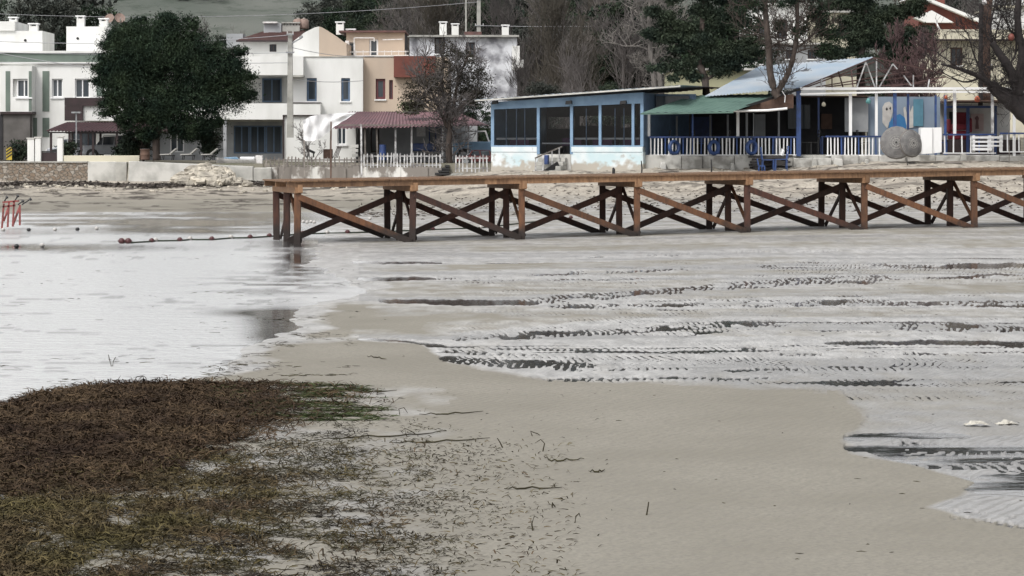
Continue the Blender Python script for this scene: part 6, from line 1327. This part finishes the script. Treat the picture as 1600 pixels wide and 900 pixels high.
# hill wood: far trees that read as one mass
pos = []
rg = np.random.default_rng(12)
for i in range(520):
    px_ = rg.uniform(-300, 1900); Y = rg.uniform(240, 640)
    if 150 < px_ < 500 and rg.random() < .86: continue
    x = X(px_, Y); r_ = rg.uniform(2.0, 3.6); pos.append(((x, Y, gz(x, Y)+r_*.7), (r_, r_, r_*1.0)))
o = leaves('hill_wood', pos, 120000, .40, LGREY, None, 13, 24, .5); tag(o, 'far wood of dark evergreens covering the hill above the village', 'wood', kind='stuff')
# ------------------------------------------------------------------ float lines
FWH = mat('dull_white_float', (.46,.44,.42), .5, (.25,.24,.22), 14)
SCR = mat('dull_cream_scrap', (.50,.48,.42), .8, (.32,.30,.26), 12)
def float_ball(px, py, mt_, label, group, r=.075):
    Y = 9898/(py-228+3.5); x = X(px, Y); z = max(gz(x, Y), 0); t = thing('float', (x, Y, z), label, 'float', group)
    MB().ball((x, Y, z+r*.75), r, 12, .9).build('body', mt_, t, smooth=True); MB().tube([(x-r*1.15, Y, z+r*.75), (x+r*1.15, Y, z+r*.75)], r*.22, 6).build('eye', mt_, t)
    return Vector((x, Y, z+.02))
ORD = ['first','second','third','fourth','fifth','sixth','seventh','eighth','ninth','tenth','eleventh','twelfth','thirteenth','fourteenth','fifteenth','sixteenth','seventeenth','eighteenth','nineteenth']
lA = [(190, 377, 0), (195, 376, 1), (200.5, 377, 0), (237, 375, 0), (243, 374, 1), (281, 373.5, 0), (297, 372, 1), (331, 372, 0), (361, 369.5, 1), (391, 369, 0), (421, 367, 0), (473, 363, 0), (511, 362, 1), (543, 362, 0), (582, 361, 1), (676, 358, 0), (752, 356, 1), (873, 344, 0), (892, 343, 0)]
GA = 'maroon floats of the line leading to the pier'; GB = 'white floats of the line leading to the pier'
pa = [float_ball(x_, y_, FWH if w2 else MAROON, (('white' if w2 else 'maroon')+' plastic float, '+ORD[i_]+' from the left on the long float rope'), GB if w2 else GA, .085 if x_ < 205 else .065) for i_, (x_, y_, w2) in enumerate(lA)]
tag(MB().tube([p if i != 1 else p for i, p in enumerate(pa)], .022, 5).build('float_rope', ROPE), 'dark weedy rope strung with maroon and white floats', 'rope')
for k, (x_, y_) in enumerate(((474, 345), (480, 346), (486, 345), (491, 346), (578, 341), (1140, 0))[:5]): float_ball(x_, y_, FWH, 'pinkish white float behind the left bay of the pier, '+ORD[k]+' from the left', 'white floats clustered behind the pier', .06)
lB = [(5, 358, 1), (45, 358, 0), (86, 357.5, 1), (121, 357, 0), (151, 356, 1), (26, 384, 0), (66, 382.5, 1)]
for x_, y_, w2 in lB: float_ball(x_, y_, FWH if w2 else BLACK, ('small white float' if w2 else 'small dark float')+{5:' at the feet of the red steel frame',45:' just right of the red steel frame',86:' between two dark floats in the far row',121:' in the far row, second dark one',151:' at the right end of the far row',26:' at the left of the near pair',66:' of the near pair, left of the rope'}[x_], 'white floats in the shallows' if w2 else 'dark floats in the shallows', .06)
# red frame at far left
rf = thing('steel_frame', P(14, 357, 76), 'rusty red steel frame standing in the shallow water at far left', 'frame')
for a, b, nm in (((3, 357), (6, 318), 'leg'), ((12, 355), (14, 316), 'leg'), ((20, 354), (22, 314), 'leg'), ((31, 352), (31, 320), 'leg'), ((4, 316), (30, 314), 'top_bar'), ((4, 323), (24, 321), 'top_bar'), ((20, 352), (30, 325), 'strut'), ((6, 345), (14, 322), 'strut')):
    m = MB(); m.beam(P(a[0], a[1], 76), P(b[0], b[1], 76+(.5 if nm == 'strut' else 0)), .05); m.build(nm, RUST, rf)
for a, b in (((6, 316), (11, 308)), ((22, 316), (28, 306)), ((28, 320), (36, 314)), ((34, 320), (48, 311))): m = MB(); m.beam(P(a[0], a[1], 76), P(b[0], b[1], 76), .035); m.tube([P(b[0]-1.5, b[1]+1, 76), P(b[0]+1, b[1]-.6, 76)], .05, 6); m.build('handle', BLACK, rf)
# ------------------------------------------------------------------ seagrass
def blades(name, n, seed, sampler, Lr, wr, lie, cols, label, cat='seagrass'):
    rg = np.random.default_rng(seed); px, py, dens = sampler(rg, n); keep = rg.random(len(px)) < dens; px, py = px[keep], py[keep]; n = len(px)
    Y = 9898/(py-228); x = (px-800)*Y/F_PX; zz = np.maximum(ground_fields(x[None], Y[None])[0][0], 0)
    L = rg.uniform(*Lr, n)*np.interp(px, [450, 720], [1, .55]); th = rg.normal(0, .75, n)+np.where(rg.random(n) < .5, 0, math.pi); el = np.abs(rg.normal(*lie, n))
    d = np.stack([np.cos(th)*np.cos(el), np.sin(th)*np.cos(el), np.sin(el)], 1); d2 = np.stack([np.cos(th+rg.normal(0, .6, n)), np.sin(th+rg.normal(0, .6, n)), np.sin(el)*rg.uniform(-.9, .4, n)], 1); d2 /= np.linalg.norm(d2, axis=1)[:, None]
    s = np.cross(d, np.array([0, 0, 1.])); s /= np.linalg.norm(s, axis=1)[:, None]+1e-6
    up = rg.normal(size=(n, 1))*.6; s = s+np.array([[0, 0, 1.]])*up; s /= np.linalg.norm(s, axis=1)[:, None]; w2 = rg.uniform(*wr, n)[:, None]
    p0 = np.stack([x, Y, zz+.002], 1); p1 = p0+d*(L*.5)[:, None]; p2 = p1+d2*(L*.5)[:, None]; p2[:, 2] = np.maximum(p2[:, 2], zz+.003)
    V = np.stack([p0-s*w2, p0+s*w2, p1-s*w2, p1+s*w2, p2-s*w2*.3, p2+s*w2*.3], 1).reshape(-1, 3); b = np.arange(n)[:, None]*6; F = np.concatenate([b+np.array([[0, 1, 3, 2]]), b+np.array([[2, 3, 5, 4]])], 0)
    o = fast(name, V, F, cols); return tag(o, label, cat, kind='stuff')
BRW = leafmat('brown_seagrass_blades', (.030,.019,.013), (.080,.055,.032), .55, 0); OLV = leafmat('olive_seagrass_blades', (.072,.060,.026), (.062,.042,.027), .7, 0); DRK = leafmat('dark_seagrass_blades', (.025,.020,.016), (.05,.045,.02), .5, 0)
def top_edge(px): return np.interp(px, [-80, 0, 60, 130, 230, 330, 420, 560, 620, 760], [665, 636, 614, 604, 598, 598, 598, 602, 618, 690])
def s_brown(rg, n):
    px = rg.uniform(-60, 640, n); py = rg.uniform(596, 780, n); e = top_edge(px); nn = fbm(px*.03, py*.09, 7, 3)
    low = np.interp(px, [-60, 0, 200, 300, 450, 640], [770, 765, 740, 700, 660, 610]); d = ss(0, 5, py-e)*ss(30, -30, py-low-60*(nn-.5)); right = ss(560, 210, px+150*(nn-.5)); return px, py, d*(.10+.90*right)*ss(.30, .60, nn+.30*right)
blades('seagrass_brown', 125000, 1, s_brown, (.07, .19), (.003, .0065), (.35, .35), BRW, 'thick reddish brown seagrass bed at the lower left')
def s_olive(rg, n):
    px = rg.uniform(-60, 900, n); py = rg.uniform(690, 925, n); nn = fbm(px*.016, py*.045, 27, 4); a = ss(860, 330, px+200*(nn-.5))**1.3; b = ss(670, 775, py+px*.05)
    c = np.exp(-((py-790-(px-560)*.1)/40)**2); gap = ss(.36, .70, nn+.20*ss(300, 60, px)*ss(740, 800, py)+.10*c)*(.35+.65*ss(.35, .55, fbm(px*.06, py*.2, 29, 2))); return px, py, a*b*gap*(1-.8*ss(830, 880, py)*ss(40, 300, px))*(.45+.55*ss(520, 150, px))+.02
blades('seagrass_olive', 120000, 2, s_olive, (.05, .13), (.0025, .005), (.4, .4), OLV, 'patchy olive green seagrass in front of the brown bed')
def s_dark(rg, n):
    px = rg.uniform(-40, 960, n); py = rg.uniform(597, 925, n); nn = fbm(px*.02, py*.12, 47, 4); nn2 = fbm(px*.012, py*.25, 48, 3)
    a = ss(930, 500, px+180*(nn-.5)+1.1*np.abs(py-770)*.6); stre = ss(.46, .58, nn2)*ss(660, 520, px+60*nn)*ss(680, 640, py)*.9; return px, py, np.maximum(a*ss(.38, .6, nn)*ss(610, 700, py)*.7, stre)*ss(0, 4, py-top_edge(px))+.004
blades('seagrass_stems', 120000, 3, s_dark, (.015, .10), (.0015, .0045), (.16, .45), DRK, 'dark broken seagrass stems scattered over the pale wet sand')
GRN = leafmat('green_weed', (.035,.05,.018), (.05,.06,.025), .4, 0)
def s_green(rg, n):
    px = rg.uniform(330, 640, n); py = rg.uniform(598, 660, n); nn2 = fbm(px*.012, py*.25, 48, 3); return px, py, ss(.44, .56, nn2)*ss(650, 480, px)*ss(0, 3, py-top_edge(px)-1)
blades('green_weed', 11000, 4, s_green, (.06, .2), (.003, .006), (.1, .12), GRN, 'dark green weed strands along the far edge of the seagrass')
# long stray strands lying on the sand, each one countable
strands = [([(478, 694), (560, 686), (640, 684), (698, 677)], 'long dark strand left of the upper twig on the sand'), ([(610, 697), (680, 694), (765, 688)], 'long greenish strand reaching furthest right into the sand'), ([(655, 652), (700, 650), (755, 646)], 'thin straight strand high on the sand bank'), ([(850, 719), (862, 724), (885, 723), (913, 721)], 'curled dark strand right of the forked twig'), ([(920, 742), (935, 741), (945, 738)], 'short dark strand at the right of the weed field'), ([(788, 770), (820, 767), (878, 766)], 'dark strand with an upright stub'), ([(573, 560), (590, 561), (604, 564)], 'small dark leaf-like strand alone on the upper sand'), ([(530, 614), (575, 616), (620, 613)], 'straight dark strand at the tip of the green weed')]
def s_tips(rg, n):
    px = rg.uniform(-20, 560, n); py = rg.uniform(398, 604, n); nn = fbm(px*.010, py*.16, 147, 3); return px, py, np.maximum(ss(.60, .68, nn)*(.12+.5*ss(380, 460, px)), .9*np.exp(-((py-(445+.06*(560-px)))/7)**2)*ss(280, 360, px)*ss(.45,.6,nn))*ss(0, 6, top_edge(px)-py)+.8*np.exp(-((py-(598-.42*(px-300)))/9)**2)*ss(290, 340, px)*ss(520, 440, px)*ss(.4,.55,nn)
blades('weed_tips', 14000, 5, s_tips, (.04, .16), (.002, .005), (.04, .08), DRK, 'sparse dark weed tips breaking the surface of the white shallows')
for pts, l_ in strands:
    sp = [Vector((X(a, 9898/(b-228)), 9898/(b-228), .022)) for a, b in pts]; c = []
    for i in range(len(sp)-1):
        for k in range(5): q = sp[i].lerp(sp[i+1], k/5); c.append(q+Vector((0, random.Random(i*7+k).gauss(0, .03), random.Random(i+k).uniform(-.004, .006))))
    c.append(sp[-1]); tag(MB().tube(c, [.0025+.004*math.sin(math.pi*i/(len(c)-1)) for i in range(len(c))], 5).build('seaweed_strand', DRK), l_, 'seaweed')
twigs_ = [(832, 683, [(0, 0), (-3, -8), (8, -4), (14, 0)], 'small dark triangular scrap of weed on the sand'), (848, 708, [(0, 0), (3, -14), (-3, -20), (-12, -14)], 'forked upright twig hooked to the left'), (786, 702, [(0, 0), (-5, -10), (-9, -16)], 'thin leaning twig left of the forked one'), (833, 832, [(0, 0), (-2, -12), (2, -24), (8, -20)], 'hooked upright stem near the lower weed edge'), (898, 820, [(0, 0), (2, -12), (7, -16), (9, -10)], 'curled stem right of the hooked one'), (1010, 808, [(0, 0), (2, -10), (4, -22)], 'lone thin upright stem furthest right'), (174, 573, [(0, 0), (-3, -10), (-5, -18)], 'forked upright stalk in the white shallows, left prong'), (176, 573, [(0, 0), (1, -8), (4, -14)], 'forked upright stalk in the white shallows, right prong'), (343, 580, [(0, 0), (1, -5), (6, 0)], 'tiny dark sprig at the waterline'), (625, 650, [(0, 0), (-2, -10), (6, -12), (12, -3)], 'bent twig rising from the far weed'), (636, 684, [(0, 0), (-4, -14), (8, -8), (20, 0)], 'arched twig on the long dark strand'), (863, 796, [(0, 0), (0, -9), (6, 0)], 'short upright sprig with a flat tail')]
for a, b, pts, l_ in twigs_:
    Y = 9898/(b-228); k = Y/F_PX; base = Vector((X(a, Y), Y, .005)); c = [base+Vector((p[0]*k, .01*i, -p[1]*k)) for i, p in enumerate(pts)]
    tag(MB().tube(c, [.006, .005, .004, .002][:len(c)], 5).build('twig', DRK), l_, 'twig')
# litter
for px_, py_, s, l_, mt_ in ((1527, 668, .10, 'flat crumpled white scrap beside the dark pool', SCR), (1573, 664, .09, 'upstanding crumpled white scrap at the right edge of the dark pool', SCR), (1229, 371, .05, 'tiny bright green scrap on the sand below the pier', mat('green_plastic', (.1,.5,.12), .4)), (822, 330, .06, 'tiny yellow scrap seen through the pier bracing', mat('yellow_plastic', (.6,.5,.05), .4))):
    Y = 9898/(py_-228) if py_ > 340 else 92; x = X(px_, Y); z = max(gz(x, Y), 0); rng = random.Random(int(px_)); m = MB(); n = 8
    for i in range(n+1):
        for j in range(5): m.v.append((x+(i/n-.5)*2.2*s, Y+(j/4-.5)*s*1.4+rng.uniform(-.1, .1)*s, z+.008+s*(.55*math.sin(i/n*math.pi)*rng.uniform(.3, 1)*(1-abs(j/2-1)*.6))))
    for i in range(n):
        for j in range(4): k = i*5+j; m.f.append((k, k+5, k+6, k+1))
    tag(m.build('litter', mt_), l_, 'litter')
rg = np.random.default_rng(77); m = MB()
for i in range(90):
    b = 400+rg.random()**1.2*490; a = rg.uniform(380, 1600)
    if b > 590 and a < 560: continue
    Y = 9898/(b-228); x = X(a, Y); L_ = rg.uniform(.008, .035); th = rg.normal(0, .6); m.tube([(x, Y, .013), (x+L_*math.cos(th), Y+L_*math.sin(th)+rg.normal(0,.01), .014), (x+2*L_*math.cos(th), Y+L_*2*math.sin(th), .012)], [.002, .0035, .0015], 4)
tag(m.build('weed_crumbs', DRK), 'tiny dark weed crumbs sprinkled across the open sand', 'seaweed', kind='stuff')

# ------------------------------------------------------------------ clutter on the upper beach
rng = random.Random(31)
for k, (px_, Y, L_, a, l_) in enumerate(((560, 103.2, .9, .1, 'grey driftwood plank on the beach behind the first pier bay'), (640, 101, .6, -.2, 'short driftwood stick behind the second pier bay'), (905, 101.5, 1.1, .15, 'long driftwood branch on the sand before the pavilion base'), (1045, 101.5, .8, -.1, 'driftwood board before the leftmost tyre'), (1290, 101.0, 1.0, .2, 'driftwood pole on the sand left of the wicker domes'), (1490, 101.2, .7, -.15, 'driftwood stick right of the white box'), (140, 101.5, .8, .1, 'driftwood stick below the rubble stone wall'))):
    x = X(px_, Y); z = gz(x, Y)+.04; p = [Vector((x+L_*t*math.cos(a), Y+L_*t*math.sin(a), gz(x+L_*t*math.cos(a), Y+L_*t*math.sin(a))+.04+rng.uniform(0, .03))) for t in (-.5, -.15, .2, .5)]
    tag(MB().tube(p, [.03, .045, .04, .02], 6).build('driftwood', WOODG), l_, 'driftwood')
for k, (px_, py_, w2, h2, mt_, l_) in enumerate(((1268, 246, 10, 9, CONC, 'grey concrete lump at the foot of the thick blue post'), (1302, 247, 16, 7, CONCL, 'long pale broken kerb stone below the short balustrade'), (1140, 254, 9, 8, CONC, 'grey broken block below the middle tyre'), (1030, 253, 12, 7, CONCL, 'pale broken block below the leftmost tyre'), (1500, 240, 12, 6, CONC, 'low grey block left of the pallet bench'), (1350, 248, 9, 6, CONC, 'small grey block left of the wicker domes'))):
    f_ = Fr(0, 103.7-.05*k); m = MB(f_); a, b = f_.U(px_), f_.U(px_+w2); z1 = f_.Z(py_); m.prism([(a, z1-.5), (b, z1-.5), (b-.03, z1-.03), (a+.06, z1)], 0, .35); simple('broken_block', m, mt_, l_, 'block', bevel=.04)
m = MB(Fr(0, 110.4)); f_ = m.fr
for k in range(3): m.pbox(549+k*.5, 560-k*.5, 226+k*7, 231+k*7, 0, .4)
simple('box_stack', m, CONCL, 'stack of three pale boxes by the cottage window', 'boxes', bevel=.01)
m = MB(Fr(0, 110)); f_ = m.fr; m.tube([(f_.U(598), 0, f_.Z(250)), (f_.U(598), 0, f_.Z(226))], [.16, .14], 12); simple('water_drum', m, DBLUE, 'dark blue drum standing under the maroon roof', 'drum', smooth=False)
t = thing('dry_bush', P(484, 250, 108.8), 'small leafless bush in front of the white outbuilding', 'bush'); segs = []; rng = random.Random(44)
for k in range(6): grow(segs, P(484+rng.uniform(-6, 6), 252, 108.8), (rng.gauss(0, .35), 0, 1), rng.uniform(.6, 1.0), .018, 3, rng, .5, (3, 4), .1, .006)
segmesh('stems', segs, TWIG, t, 4)
